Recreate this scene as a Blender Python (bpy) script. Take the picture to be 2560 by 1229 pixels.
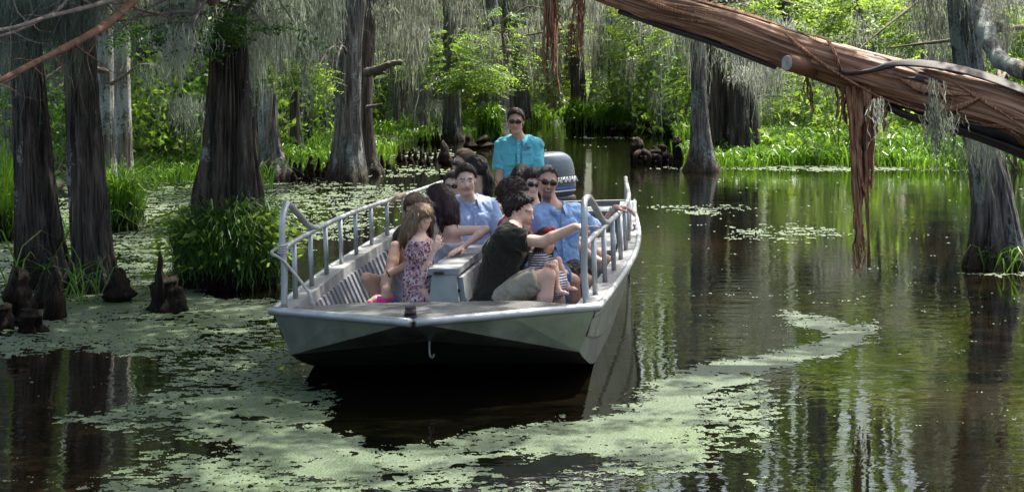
import bpy, math, random
import numpy as np
from mathutils import Vector, Matrix
for o in list(bpy.data.objects):
    bpy.data.objects.remove(o, do_unlink=True)
SC = bpy.context.scene
COL = SC.collection
R = math.radians
# ---------------------------------------------------------------- camera
F, YH, H = 4300.0, 125.0, 2.35          # focal length in photo pixels, horizon row, eye height in metres
cam_d = bpy.data.cameras.new('camera')
cam = bpy.data.objects.new('camera', cam_d)
COL.objects.link(cam)
cam.location = (0, 0, H)
cam.rotation_euler = (R(90), 0, 0)
cam_d.sensor_width = 36.0
cam_d.lens = 36.0 * F / 2560.0
cam_d.shift_y = -(614.5 - YH) / 2560.0
cam_d.clip_end = 2000
SC.camera = cam
# ---------------------------------------------------------------- sky and sun
SUN_EL, SUN_AZ = 62.0, 40.0             # elevation; azimuth measured from +Y (away from camera) towards +X
w = bpy.data.worlds.new('World')
SC.world = w
w.use_nodes = True
nt = w.node_tree
sky = nt.nodes.new('ShaderNodeTexSky')
sky.sky_type = 'NISHITA'
sky.sun_disc = False
sky.sun_elevation = R(SUN_EL)
sky.sun_rotation = R(SUN_AZ)
sky.air_density = 1.0
sky.dust_density = 5.0
sky.ozone_density = 0.3
bg = nt.nodes['Background']
bg.inputs['Strength'].default_value = 0.12
nt.links.new(sky.outputs[0], bg.inputs['Color'])
sun_d = bpy.data.lights.new('sun', 'SUN')
sun_d.energy = 4.2
sun_d.angle = R(0.6)
sun_d.color = (1.0, 0.95, 0.86)
sun = bpy.data.objects.new('sun', sun_d)
COL.objects.link(sun)
sd = Vector((math.sin(R(SUN_AZ)) * math.cos(R(SUN_EL)), math.cos(R(SUN_AZ)) * math.cos(R(SUN_EL)), math.sin(R(SUN_EL))))
sun.rotation_euler = sd.to_track_quat('Z', 'Y').to_euler()
sun.location = (20, 30, 40)
vs = SC.view_settings
vs.view_transform = 'Standard'
vs.look = 'None'
vs.exposure = 1.6
vs.gamma = 1.0
vs.use_curve_mapping = False
SC.render.engine = 'CYCLES'
cy = SC.cycles
cy.use_denoising = True
cy.max_bounces = 6
cy.diffuse_bounces = 3
cy.glossy_bounces = 3
cy.transmission_bounces = 3
cy.transparent_max_bounces = 4
cy.caustics_reflective = False
cy.caustics_refractive = False
cy.use_adaptive_sampling = True
cy.adaptive_threshold = 0.02
# ---------------------------------------------------------------- helpers
def at(px, py, Y):
    return np.array(((px - 1280) * Y / F, Y, H - (py - YH) * Y / F))
def gY(py):
    return F * H / (py - YH)
def gnd(px, py):
    Y = gY(py)
    return np.array(((px - 1280) * Y / F, Y))
rng = np.random.default_rng(7)
random.seed(7)

def _hash(ix, iy, iz, seed):
    h = (ix * 374761393 + iy * 668265263 + iz * 2147483647 + seed * 974711) & 0xFFFFFFFF
    h = ((h ^ (h >> 13)) * 1274126177) & 0xFFFFFFFF
    h = (h ^ (h >> 16)) & 0xFFFF
    return h / 65535.0
def vnoise(x, y, z, seed=0):
    x, y, z = np.broadcast_arrays(np.asarray(x, float), np.asarray(y, float), np.asarray(z, float))
    ix, iy, iz = np.floor(x).astype(np.int64), np.floor(y).astype(np.int64), np.floor(z).astype(np.int64)
    fx, fy, fz = x - ix, y - iy, z - iz
    fx, fy, fz = fx * fx * (3 - 2 * fx), fy * fy * (3 - 2 * fy), fz * fz * (3 - 2 * fz)
    r = 0
    for a in (0, 1):
        for b in (0, 1):
            for c in (0, 1):
                r = r + _hash(ix + a, iy + b, iz + c, seed) * (fx if a else 1 - fx) * (fy if b else 1 - fy) * (fz if c else 1 - fz)
    return r
def fbm(x, y, z=0.0, seed=0, oct=4):
    s, a, t, f = 0, 0.5, 0, 1.0
    for i in range(oct):
        s = s + a * vnoise(np.asarray(x) * f, np.asarray(y) * f, np.asarray(z) * f, seed + i * 17)
        t += a
        a *= 0.5
        f *= 2.03
    return s / t

def mesh_np(name, V, quads=None, tris=None, smooth=False, col=None):
    V = np.asarray(V, np.float32).reshape(-1, 3)
    m = bpy.data.meshes.new(name)
    lv, ls, n0 = [], [], 0
    if quads is not None and len(quads):
        q = np.asarray(quads, np.int32).reshape(-1, 4)
        lv.append(q.ravel()); ls.append(np.arange(len(q)) * 4); n0 = len(q) * 4
    if tris is not None and len(tris):
        t = np.asarray(tris, np.int32).reshape(-1, 3)
        lv.append(t.ravel()); ls.append(n0 + np.arange(len(t)) * 3)
    lv = np.concatenate(lv).astype(np.int32); ls = np.concatenate(ls).astype(np.int32)
    m.vertices.add(len(V)); m.vertices.foreach_set('co', V.ravel())
    m.loops.add(len(lv)); m.loops.foreach_set('vertex_index', lv)
    m.polygons.add(len(ls)); m.polygons.foreach_set('loop_start', ls)
    m.update(calc_edges=True)
    m.validate()
    m.polygons.foreach_set('use_smooth', np.full(len(m.polygons), bool(smooth)))
    if col is not None:
        a = m.color_attributes.new('Col', 'FLOAT_COLOR', 'POINT')
        c = np.ones((len(V), 4), np.float32); c[:, :3] = np.asarray(col, np.float32).reshape(-1, 3)
        a.data.foreach_set('color', c.ravel())
    return m
def obj(name, mesh, mat=None, parent=None):
    o = bpy.data.objects.new(name, mesh)
    COL.objects.link(o)
    if mat is not None and mesh is not None and not len(mesh.materials):
        mesh.materials.append(mat)
    if parent is not None:
        o.parent = parent
    return o
def tag(o, label=None, cat=None, group=None, kind=None):
    if label: o['label'] = label
    if cat: o['category'] = cat
    if group: o['group'] = group
    if kind: o['kind'] = kind
    return o
def thing(name, label, cat, loc=(0, 0, 0), group=None):
    o = bpy.data.objects.new(name, None)
    COL.objects.link(o)
    o.location = [float(c) for c in loc]
    o.empty_display_size = 0.2
    return tag(o, label, cat, group)

class MB:
    """collects pieces of ONE part"""
    def __init__(s): s.V, s.Q, s.T, s.C, s.n = [], [], [], [], 0
    def add(s, V, Q=None, T=None, col=None):
        V = np.asarray(V, float).reshape(-1, 3)
        if Q is not None and len(Q): s.Q.append(np.asarray(Q, int).reshape(-1, 4) + s.n)
        if T is not None and len(T): s.T.append(np.asarray(T, int).reshape(-1, 3) + s.n)
        if col is not None: s.C.append(np.broadcast_to(np.asarray(col, float), V.shape))
        s.V.append(V); s.n += len(V)
        return s
    def box(s, c, size, M=None, col=None):
        h = np.array(size) / 2
        P = np.array([[x, y, z] for x in (-1, 1) for y in (-1, 1) for z in (-1, 1)]) * h
        if M is not None: P = P @ np.array(M).T
        return s.add(P + np.array(c), [[0, 1, 3, 2], [4, 6, 7, 5], [0, 4, 5, 1], [2, 3, 7, 6], [0, 2, 6, 4], [1, 5, 7, 3]], col=col)
    def hexa(s, P, col=None):   # 8 points: bottom loop 0-3, top loop 4-7
        return s.add(P, [[3, 2, 1, 0], [4, 5, 6, 7], [0, 1, 5, 4], [1, 2, 6, 5], [2, 3, 7, 6], [3, 0, 4, 7]], col=col)
    def tube(s, P, r, n=10, cap=True, col=None):
        V, Q, T = tube_np(P, r, n, cap)
        return s.add(V, Q, T, col)
    def build(s, name, mat, parent=None, smooth=False, origin=None):
        V = np.concatenate(s.V)
        if origin is not None: V = V - np.array(origin)
        m = mesh_np(name, V, np.concatenate(s.Q) if s.Q else None, np.concatenate(s.T) if s.T else None, smooth, np.concatenate(s.C) if s.C else None)
        return obj(name, m, mat, parent)
def frames(P):
    P = np.asarray(P, float)
    T = np.gradient(P, axis=0)
    T /= np.linalg.norm(T, axis=1)[:, None] + 1e-9
    up = np.array([0, 0, 1.0]) if abs(T[0, 2]) < 0.9 else np.array([1.0, 0, 0])
    N = np.zeros_like(P); n = up
    for i in range(len(P)):
        n = n - T[i] * n.dot(T[i])
        l = np.linalg.norm(n)
        if l < 1e-6:
            n = np.array([0, 1.0, 0]) - T[i] * T[i][1]; l = np.linalg.norm(n)
        n = n / l
        N[i] = n
    return T, N, np.cross(T, N)
def tube_np(P, r, n=10, cap=True):
    P = np.asarray(P, float); k = len(P)
    r = np.broadcast_to(np.asarray(r, float), (k,))
    T, N, B = frames(P)
    th = np.arange(n) * 2 * math.pi / n
    V = P[:, None] + r[:, None, None] * (np.cos(th)[None, :, None] * N[:, None] + np.sin(th)[None, :, None] * B[:, None])
    V = V.reshape(-1, 3)
    Q = grid_quads(k, n, wrap=True)
    Tt = None
    if cap:
        V = np.concatenate([V, P[:1], P[-1:]]); a, b = k * n, k * n + 1
        Tt = [[a, (j + 1) % n, j] for j in range(n)] + [[b, (k - 1) * n + j, (k - 1) * n + (j + 1) % n] for j in range(n)]
    return V, Q, Tt
def grid_quads(k, n, wrap=False):
    i = np.arange(k - 1)[:, None]; j = np.arange(n if wrap else n - 1)[None]
    j2 = (j + 1) % n
    return np.stack([i * n + j, i * n + j2, (i + 1) * n + j2, (i + 1) * n + j], -1).reshape(-1, 4)
def spline(P, n):
    """Catmull-Rom through the rows of P, n samples (any number of columns)"""
    P = np.asarray(P, float)
    if len(P) < 3: 
        t = np.linspace(0, 1, n)[:, None]; return P[0] * (1 - t) + P[-1] * t
    Q = np.concatenate([2 * P[:1] - P[1:2], P, 2 * P[-1:] - P[-2:-1]])
    u = np.linspace(0, len(P) - 1 - 1e-6, n); i = u.astype(int); t = (u - i)[:, None]
    a, b, c, d = Q[i], Q[i + 1], Q[i + 2], Q[i + 3]
    return 0.5 * (2 * b + (c - a) * t + (2 * a - 5 * b + 4 * c - d) * t * t + (3 * b - a - 3 * c + d) * t ** 3)

# ---------------------------------------------------------------- materials
class NT:
    def __init__(s, name):
        s.m = bpy.data.materials.new(name); s.m.use_nodes = True
        s.t = s.m.node_tree; s.b = s.t.nodes['Principled BSDF']; s.out = s.t.nodes['Material Output']
    def n(s, typ, **kw):
        x = s.t.nodes.new('ShaderNode' + typ)
        for k, v in kw.items():
            if k in x.inputs: x.inputs[k].default_value = v
            else: setattr(x, k, v)
        return x
    def l(s, a, b): s.t.links.new(a, b)
    def coord(s, scale=(1, 1, 1), kind='Object'):
        c = s.n('TexCoord'); mp = s.n('Mapping'); mp.inputs['Scale'].default_value = scale
        s.l(c.outputs[kind], mp.inputs['Vector']); return mp.outputs[0]
    def noise(s, vec, scale, detail=4.0, rough=0.55, dist=0.0):
        x = s.n('TexNoise'); x.inputs['Scale'].default_value = scale; x.inputs['Detail'].default_value = detail
        x.inputs['Roughness'].default_value = rough; x.inputs['Distortion'].default_value = dist
        s.l(vec, x.inputs['Vector']); return x.outputs['Fac']
    def ramp(s, fac, stops):
        x = s.n('ValToRGB'); e = x.color_ramp.elements
        while len(e) < len(stops): e.new(0.5)
        for i, (p, c) in enumerate(stops):
            e[i].position = p; e[i].color = (*c, 1) if len(c) == 3 else c
        s.l(fac, x.inputs[0]); return x.outputs[0]
    def mix(s, fac, a, b, blend='MIX'):
        x = s.n('Mix', data_type='RGBA', blend_type=blend)
        for v, i in ((fac, 0), (a, 6), (b, 7)):
            if isinstance(v, (int, float)): x.inputs[i].default_value = v
            elif isinstance(v, tuple): x.inputs[i].default_value = (*v, 1) if len(v) == 3 else v
            else: s.l(v, x.inputs[i])
        return x.outputs[2]
    def math(s, op, a, b=None):
        x = s.n('Math', operation=op)
        for i, v in enumerate((a, b)):
            if v is None: continue
            if isinstance(v, (int, float)): x.inputs[i].default_value = v
            else: s.l(v, x.inputs[i])
        return x.outputs[0]
    def bump(s, h, strength=0.5, dist=0.01):
        x = s.n('Bump'); x.inputs['Strength'].default_value = strength; x.inputs['Distance'].default_value = dist
        s.l(h, x.inputs['Height']); s.l(x.outputs[0], s.b.inputs['Normal']); return x.outputs[0]
    def set(s, **kw):
        for k, v in kw.items():
            s.b.inputs[k.replace('_', ' ')].default_value = (*v, 1) if isinstance(v, tuple) and len(v) == 3 else v
        return s

def mat_plain(name, col, rough=0.5, metal=0.0, var=0.15, scale=12.0, bump=0.0, spec=0.5):
    t = NT(name); v = t.coord()
    f = t.noise(v, scale, 5)
    d = tuple(c * (1 - var) for c in col); e = tuple(min(1, c * (1 + var)) for c in col)
    t.l(t.ramp(f, [(0.3, d), (0.7, e)]), t.b.inputs['Base Color'])
    t.set(Roughness=rough, Metallic=metal); t.b.inputs['Specular IOR Level'].default_value = spec
    if bump: t.bump(t.noise(v, scale * 3, 6), bump, 0.004)
    return t.m
def mat_bark(name, dark, light, lichen=(0.33, 0.36, 0.33), lich=0.5, wet=True, sc=1.0):
    t = NT(name)
    v = t.coord((9 * sc, 9 * sc, 0.75 * sc)); f = t.noise(v, 2.2, 8, 0.7, 0.7)
    c = t.ramp(f, [(0.36, tuple(x * 0.22 for x in dark)), (0.47, dark), (0.62, light)])
    v2 = t.coord((1, 1, 0.45)); g = t.noise(v2, 3.2 * sc, 8, 0.7)
    g2 = t.noise(t.coord((1, 1, 1)), 26 * sc, 4, 0.7)
    gm = t.math('MULTIPLY', t.math('ADD', g, t.math('MULTIPLY', g2, 0.35)), 1.0)
    lo = 0.86 - 0.22 * lich
    mk = t.ramp(gm, [(lo, (0, 0, 0)), (min(lo + 0.06, 1), (1, 1, 1))])
    bt_ = t.ramp(t.noise(t.coord((1, 1, .3)), 1.9, 5), [(.40, (1.25, 1.05, .85)), (.62, (.72, .74, .74))]); c = t.mix(.7, c, bt_, 'MULTIPLY')
    c = t.mix(mk, c, lichen)
    oi = t.n('ObjectInfo')
    c = t.mix(0.35, c, t.ramp(oi.outputs['Random'], [(0, (0.55, 0.54, 0.51)), (1, (1, 1, 1))]), 'MULTIPLY')
    if wet:   # tide line: bark stained dark by the water
        ge = t.n('NewGeometry'); sx = t.n('SeparateXYZ'); t.l(ge.outputs['Position'], sx.inputs[0])
        zz = t.math('ADD', sx.outputs[2], t.math('MULTIPLY', g, 0.5))
        wm = t.ramp(t.math('MULTIPLY', zz, 0.8), [(0.28, (0.30, 0.24, 0.18)), (0.62, (1, 1, 1))])
        c = t.mix(1.0, c, wm, 'MULTIPLY')
    t.l(c, t.b.inputs['Base Color'])
    t.set(Roughness=0.9); t.b.inputs['Specular IOR Level'].default_value = 0.2
    t.bump(f, 1.0, 0.05)
    return t.m
def mat_leaf(name, c1, c2, trans=0.45, rough=0.45, tcol=None):
    t = NT(name)
    g = t.n('NewGeometry'); oi = t.n('ObjectInfo')
    c = t.ramp(g.outputs['Random Per Island'], [(0.0, c1), (1.0, c2)])
    c = t.mix(0.5, c, t.ramp(oi.outputs['Random'], [(0, (0.62, 0.75, 0.6)), (1, (1.2, 1.1, 0.9))]), 'MULTIPLY')
    t.l(c, t.b.inputs['Base Color']); t.set(Roughness=rough)
    t.b.inputs['Specular IOR Level'].default_value = 0.3
    tr = t.n('BsdfTranslucent')
    tc = t.mix(1.0, c, tcol or (1.6, 1.55, 0.62), 'MULTIPLY'); t.l(tc, tr.inputs['Color'])
    mx = t.n('MixShader'); mx.inputs[0].default_value = trans
    t.l(t.b.outputs[0], mx.inputs[1]); t.l(tr.outputs[0], mx.inputs[2]); t.l(mx.outputs[0], t.out.inputs['Surface'])
    return t.m
M = {}
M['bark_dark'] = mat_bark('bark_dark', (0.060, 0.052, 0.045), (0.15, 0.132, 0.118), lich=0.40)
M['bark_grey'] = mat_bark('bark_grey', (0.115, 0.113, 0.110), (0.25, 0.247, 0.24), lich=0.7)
M['bark_pale'] = mat_bark('bark_pale', (0.17, 0.167, 0.155), (0.33, 0.325, 0.30), lichen=(0.42, 0.45, 0.43), lich=0.9)
M['bark_far'] = mat_bark('bark_far', (0.14, 0.138, 0.135), (0.30, 0.297, 0.29), lich=0.7, sc=0.7)
M['twig'] = mat_plain('twig', (0.17, 0.14, 0.12), 0.9, var=0.35, scale=9, bump=0.4, spec=0.2)
M['twig_red'] = mat_plain('twig_red', (0.17, 0.085, 0.055), 0.85, var=0.5, scale=7, bump=0.4, spec=0.2)
M['knee'] = mat_bark('knee', (0.030, 0.024, 0.018), (0.085, 0.066, 0.050), lich=0.0, wet=True)
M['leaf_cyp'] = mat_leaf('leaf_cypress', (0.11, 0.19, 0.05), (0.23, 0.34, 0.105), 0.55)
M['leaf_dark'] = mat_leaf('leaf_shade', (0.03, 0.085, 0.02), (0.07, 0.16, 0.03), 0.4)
M['leaf_bush'] = mat_leaf('leaf_bush', (0.10, 0.18, 0.04), (0.21, 0.32, 0.085), 0.5, 0.35)
M['grass'] = mat_leaf('grass_blade', (0.06, 0.15, 0.022), (0.15, 0.28, 0.045), 0.4, 0.35)
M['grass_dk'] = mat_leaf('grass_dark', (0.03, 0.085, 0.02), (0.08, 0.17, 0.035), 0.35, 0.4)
M['moss'] = mat_leaf('spanish_moss', (0.12, 0.135, 0.12), (0.24, 0.26, 0.23), 0.5, 0.9, (1.0, 1.06, 0.98))
M['moss_pale'] = mat_leaf('spanish_moss_pale', (0.28, 0.29, 0.265), (0.44, 0.45, 0.42), 0.5, 0.9, (1.0, 1.04, 1.0))
# ================================================================ water, bank, duckweed
t = NT('swamp_water')
v = t.coord((1.0, 1.0, 1.0))
n1 = t.noise(t.coord((0.75, 1.5, 1)), 4.2, 3, 0.5, 0.4)
n2 = t.noise(t.coord((1, 1.6, 1)), 13, 2, 0.5)
n3 = t.noise(v, 0.35, 3)
hh = t.math('ADD', t.math('MULTIPLY', n1, 1.0), t.math('MULTIPLY', n2, 0.10))
amp = t.ramp(n3, [(0.38, (0.25, 0.25, 0.25)), (0.62, (1, 1, 1))])
hh = t.math('MULTIPLY', hh, amp)
t.bump(hh, 0.115, 0.05)
mud = t.ramp(t.noise(t.coord((1, 0.6, 1)), 0.45, 3), [(0.48, (0.003, 0.003, 0.0015)), (0.82, (0.018, 0.011, 0.005))])
t.l(mud, t.b.inputs['Base Color'])
t.set(Roughness=0.012, IOR=1.33)
t.b.inputs['Specular IOR Level'].default_value = 0.62
M['water'] = t.m
WX = np.linspace(-120, 120, 41); WY = np.linspace(-30, 170, 41)
gx, gy = np.meshgrid(WX, WY)
tag(obj('water', mesh_np('water', np.stack([gx, gy, gx * 0], -1), grid_quads(41, 41)), M['water']), 'dark green brown swamp water with ripples and reflections', None, kind='structure')

BANK = np.array([(-3000, 540), (-1500, 520), (-300, 500), (60, 470), (330, 462), (490, 448), (620, 440), (700, 440), (850, 425), (930, 392), (1000, 362), (1110, 350),
                 (1210, 338), (1300, 322), (1345, 312), (1420, 311), (1430, 323), (1560, 324), (1690, 331), (1700, 362), (1725, 398), (1800, 416), (2000, 417),
                 (2200, 412), (2560, 424), (3000, 430), (5000, 450)], float)
def bank_d(X, Y):
    """metres past the shoreline (positive on land)"""
    px = 1280 + F * X / Y
    yb = np.interp(px, BANK[:, 0], BANK[:, 1])
    return Y - F * H / (yb - YH) + (fbm(X * 0.5, Y * 0.5, 0, 3) - 0.5) * 2.6
def bank_z(X, Y):
    d = np.clip((bank_d(X, Y) + 0.6) / 3.0, 0, 1)
    s = d * d * (3 - 2 * d)
    return -0.3 + 0.48 * s + (fbm(X * 1.3, Y * 1.3, 0, 9) - 0.5) * 0.22 * s
pxs = np.linspace(-3000, 5000, 330); Ys = np.geomspace(22, 165, 170)
gp, gyy = np.meshgrid(pxs, Ys); gxx = (gp - 1280) * gyy / F
t = NT('swamp_soil')
f = t.noise(t.coord(), 3.5, 8, 0.7); g = t.noise(t.coord(), 0.9, 4)
c = t.ramp(f, [(0.3, (0.022, 0.016, 0.010)), (0.6, (0.06, 0.045, 0.028)), (0.8, (0.10, 0.08, 0.05))])
c = t.mix(t.ramp(g, [(0.4, (0, 0, 0)), (0.6, (1, 1, 1))]), c, (0.04, 0.085, 0.018))
t.l(c, t.b.inputs['Base Color']); t.set(Roughness=0.95); t.bump(f, 0.8, 0.05)
M['soil'] = t.m
tag(obj('swamp_bank', mesh_np('swamp_bank', np.stack([gxx, gyy, bank_z(gxx, gyy)], -1), grid_quads(170, 330), smooth=True), M['soil']), 'low muddy bank covered in green undergrowth', None, kind='structure')

# ---- duckweed: patches of floating leaflets, a mesh with torn edges
def ell(px, py, cx, cy, rx, ry, ang=0.0, soft=0.35):
    a = R(ang); x, y = px - cx, py - cy
    u, w_ = (x * math.cos(a) + y * math.sin(a)) / rx, (-x * math.sin(a) + y * math.cos(a)) / ry
    d = np.sqrt(u * u + w_ * w_)
    return np.clip((1 + soft - d) / (2 * soft), 0, 1)
COVER = [  # cx, cy, rx, ry, angle, density
    (120, 640, 420, 150, 0, .66), (330, 800, 420, 75, 0, .80), (560, 765, 190, 60, 0, .86), (420, 600, 160, 110, 0, .62), (560, 500, 260, 60, 0, .60),
    (620, 850, 200, 70, 0, .63), (620, 930, 190, 60, 10, .60), (720, 880, 70, 60, 0, .6),
    (430, 1010, 210, 34, -12, .70), (230, 1052, 150, 13, -6, .66), (640, 1050, 260, 95, 5, .82), (760, 1130, 240, 75, 10, .92), (620, 1190, 330, 60, 0, .70),
    (520, 1160, 200, 40, 0, .62), (980, 1170, 260, 60, 0, .66), (1180, 1120, 330, 48, -8, .84), (1420, 1080, 240, 62, -10, .90), (1600, 1050, 190, 90, -14, .95),
    (1620, 1120, 190, 60, 0, .80), (1760, 950, 250, 38, -14, .92), (1960, 895, 190, 20, -13, .86), (2110, 850, 95, 28, -25, .86), (2060, 812, 120, 20, 14, .82),
    (1820, 1010, 160, 50, 0, .66), (1790, 1080, 140, 60, 0, .58), (800, 1000, 90, 50, 25, .78), (60, 860, 200, 24, 0, .72), (560, 1225, 360, 30, 0, .6),
    (800, 560, 170, 120, 0, .52), (860, 490, 240, 30, 0, .52), (760, 700, 130, 120, 0, .50), (1000, 430, 140, 14, 0, .45), (1090, 390, 120, 10, 0, .5),
    (1760, 520, 170, 8, 0, .5), (1960, 585, 150, 22, 0, .40), (1750, 530, 60, 8, 0, .55), (1500, 345, 90, 4, 0, .5), (1360, 322, 60, 5, 0, .7), (2150, 420, 420, 8, 0, .62),
    (2530, 680, 100, 12, 0, .5), (960, 790, 500, 20, 0, .2), (700, 1000, 500, 240, 0, .44), (250, 760, 600, 90, 0, .55), (1600, 1190, 260, 40, 0, .42),
    (560, 1120, 420, 150, 0, .56), (330, 1180, 340, 60, 0, .46), (900, 1190, 420, 50, 0, .52), (560, 900, 260, 110, 0, .54), (300, 850, 420, 60, 0, .62), (-500, 700, 600, 300, 0, .6), (-400, 1150, 400, 150, 0, .45), (1300, 1215, 260, 22, 0, .44)]
OPEN = [(150, 950, 250, 66, 0), (110, 1130, 210, 66, 0), (1180, 950, 420, 100, 4), (1010, 1050, 180, 55, 0), (1500, 840, 130, 150, 0), (2010, 935, 0.1, 0.1, 0),
        (1700, 1210, 160, 30, 0), (1000, 700, 330, 120, 0), (620, 725, 120, 22, 0)]
ys = np.arange(1300, 330, -2.0); pxs = np.arange(-500, 3060, 3.2)
Yr = F * H / (ys - YH)
gp, gY_ = np.meshgrid(pxs, Yr); gX = (gp - 1280) * gY_ / F
jx = (rng.random(gp.shape) - .5) * 0.8 * 3.2 * gY_ / F
jy = (rng.random(gp.shape) - .5) * 0.8 * 2.0 * gY_ ** 2 / (F * H)
VX, VY = gX + jx, gY_ + jy
cx = 0.25 * (VX[:-1, :-1] + VX[1:, :-1] + VX[:-1, 1:] + VX[1:, 1:]); cyy = 0.25 * (VY[:-1, :-1] + VY[1:, :-1] + VY[:-1, 1:] + VY[1:, 1:])
cpx = 1280 + F * cx / cyy; cpy = YH + F * H / cyy
D = np.full(cx.shape, 0.10)
for (a, b, c_, d_, e, val) in COVER:
    D = np.maximum(D, 0.1 + (val - 0.1) * ell(cpx, cpy, a, b, c_, d_, e))
for (a, b, c_, d_, e) in OPEN:
    D = D * (1 - 0.93 * ell(cpx, cpy, a, b, c_, d_, e, 0.18))
nz = fbm(cx * 1.0 + 3, cyy * 1.4, 0, 21, 3) * 0.18 + fbm(cx * 3.2, cyy * 5.2, 0, 22, 3) * 0.30 + fbm(cx * 13, cyy * 17, 0, 23, 3) * 0.52
nz = (nz - nz.mean()) / nz.std() * 0.19 + 0.5
keep = rng.random(cx.shape) < np.clip((D * 0.96 - nz) / 0.10 + 0.5, 0, 1) * np.where(D > 0.14, 1, 0.25)
hole = fbm(cx * 34, cyy * 38, 0, 27, 2); hole = (hole - hole.mean()) / hole.std()
keep &= hole > -1.25 - 2.2 * np.clip(D - .72, 0, 1) * 4
keep &= bank_d(cx, cyy) < 0.8
n = gp.shape[1]
Q = grid_quads(*gp.shape).reshape(gp.shape[0] - 1, n - 1, 4)[keep]
used, inv = np.unique(Q.ravel(), return_inverse=True)
V = np.stack([VX.ravel(), VY.ravel(), np.full(VX.size, 0.0015)], -1)[used]
V[:, 2] += rng.random(len(V)) * 0.002
t = NT('duckweed')
f = t.noise(t.coord((1, 0.6, 1)), 1.6, 6, 0.7); g = t.noise(t.coord((1, 0.45, 1)), 55, 4, 0.75); k = t.noise(t.coord((1, 1, 1)), 0.55, 3); g3 = t.noise(t.coord((1, .35, 1)), 9, 5, .7)
c = t.ramp(f, [(0.3, (0.047, 0.076, 0.038)), (0.55, (0.080, 0.112, 0.064)), (0.75, (0.130, 0.162, 0.108))])
c = t.mix(t.ramp(k, [(0.52, (0, 0, 0)), (0.68, (0.7, 0.7, 0.7))]), c, (0.080, 0.130, 0.030))
c = t.mix(t.ramp(g3, [(0.36, (0.8, 0.8, 0.8)), (0.5, (0, 0, 0))]), c, (0.055, 0.095, 0.03))
c = t.mix(t.ramp(g, [(0.40, (0.9, 0.9, 0.9)), (0.54, (0, 0, 0))]), c, (0.04, 0.065, 0.022))
c = t.mix(t.ramp(g, [(0.60, (0, 0, 0)), (0.72, (0.6, 0.6, 0.6))]), c, (0.145, 0.175, 0.125))
t.l(c, t.b.inputs['Base Color']); t.set(Roughness=0.55); t.bump(g, 0.35, 0.01)
M['duckweed'] = t.m
tag(obj('duckweed', mesh_np('duckweed', V, inv.reshape(-1, 4)), M['duckweed']), 'pale green duckweed floating in torn patches on the water', None, kind='stuff')

# ---- grass
def blades(base, h, wd, bend, az, twist=None):
    n = len(base); s = np.stack([np.cos(az), np.sin(az), az * 0], -1)
    sw = az + math.pi / 2 if twist is None else twist
    p = np.stack([np.cos(sw), np.sin(sw), sw * 0], -1) * (wd * 0.5)[:, None]
    z = np.array([0, 0, 1.0])
    mid = base + s * (bend * h * 0.28)[:, None] + z * (h * 0.62)[:, None]
    m2 = base + s * (bend * h * 0.62)[:, None] + z * (h * (0.95 - 0.18 * bend))[:, None]
    tip = base + s * (bend * h * 0.98)[:, None] + z * (h * (1.0 - 0.45 * bend))[:, None]
    V = np.stack([base - p * .6, base + p * .6, mid - p, mid + p, m2 - p * .7, m2 + p * .7, tip], 1)
    o = np.arange(n)[:, None] * 7
    Q = np.concatenate([o + [0, 1, 3, 2], o + [2, 3, 5, 4]]); T = o + [4, 5, 6]
    return V.reshape(-1, 3), Q, T
def tufts(cent, per, hm, wd, rad, bend=(0.2, 1.0)):
    n = len(cent); b = np.repeat(cent, per, 0)
    a = rng.random(len(b)) * 2 * math.pi; rr = rng.random(len(b)) ** 0.5 * np.repeat(rad, per)
    b = b + np.stack([np.cos(a) * rr, np.sin(a) * rr, a * 0], -1)
    h = np.repeat(hm, per) * (0.5 + 0.7 * rng.random(len(b)))
    return blades(b, h, np.repeat(wd, per) * (0.6 + 0.8 * rng.random(len(b))), bend[0] + (bend[1] - bend[0]) * rng.random(len(b)), rng.random(len(b)) * 6.283, rng.random(len(b)) * 6.283)
cand_px = rng.uniform(-400, 3000, 26000); cand_Y = rng.uniform(26, 75, 26000)
cX = (cand_px - 1280) * cand_Y / F; d = bank_d(cX, cand_Y)
pk = (d > -0.4) & (rng.random(len(d)) < np.where(d < 2.5, 1.0, np.where(d < 8, 0.5, 0.16))) & (fbm(cX * .6, cand_Y * .6, 0, 41) > 0.36)
cX, cY_ = cX[pk], cand_Y[pk]
C = np.stack([cX, cY_, np.maximum(bank_z(cX, cY_), -0.02)], -1)
hm = 0.8 * (0.25 + 0.75 * fbm(cX * .8, cY_ * .8, 0, 44)) * np.where(cX > 2.5, 0.7, 0.62) * (cY_ / 40) ** 0.3
V, Q, T = tufts(C, 9, hm, np.full(len(C), 0.028) * cY_ / 35, np.full(len(C), 0.28))
tag(obj('bank_grass', mesh_np('bank_grass', V, Q, T), M['grass']), 'lush bright green grass and sedge along the banks', None, kind='stuff')
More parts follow.
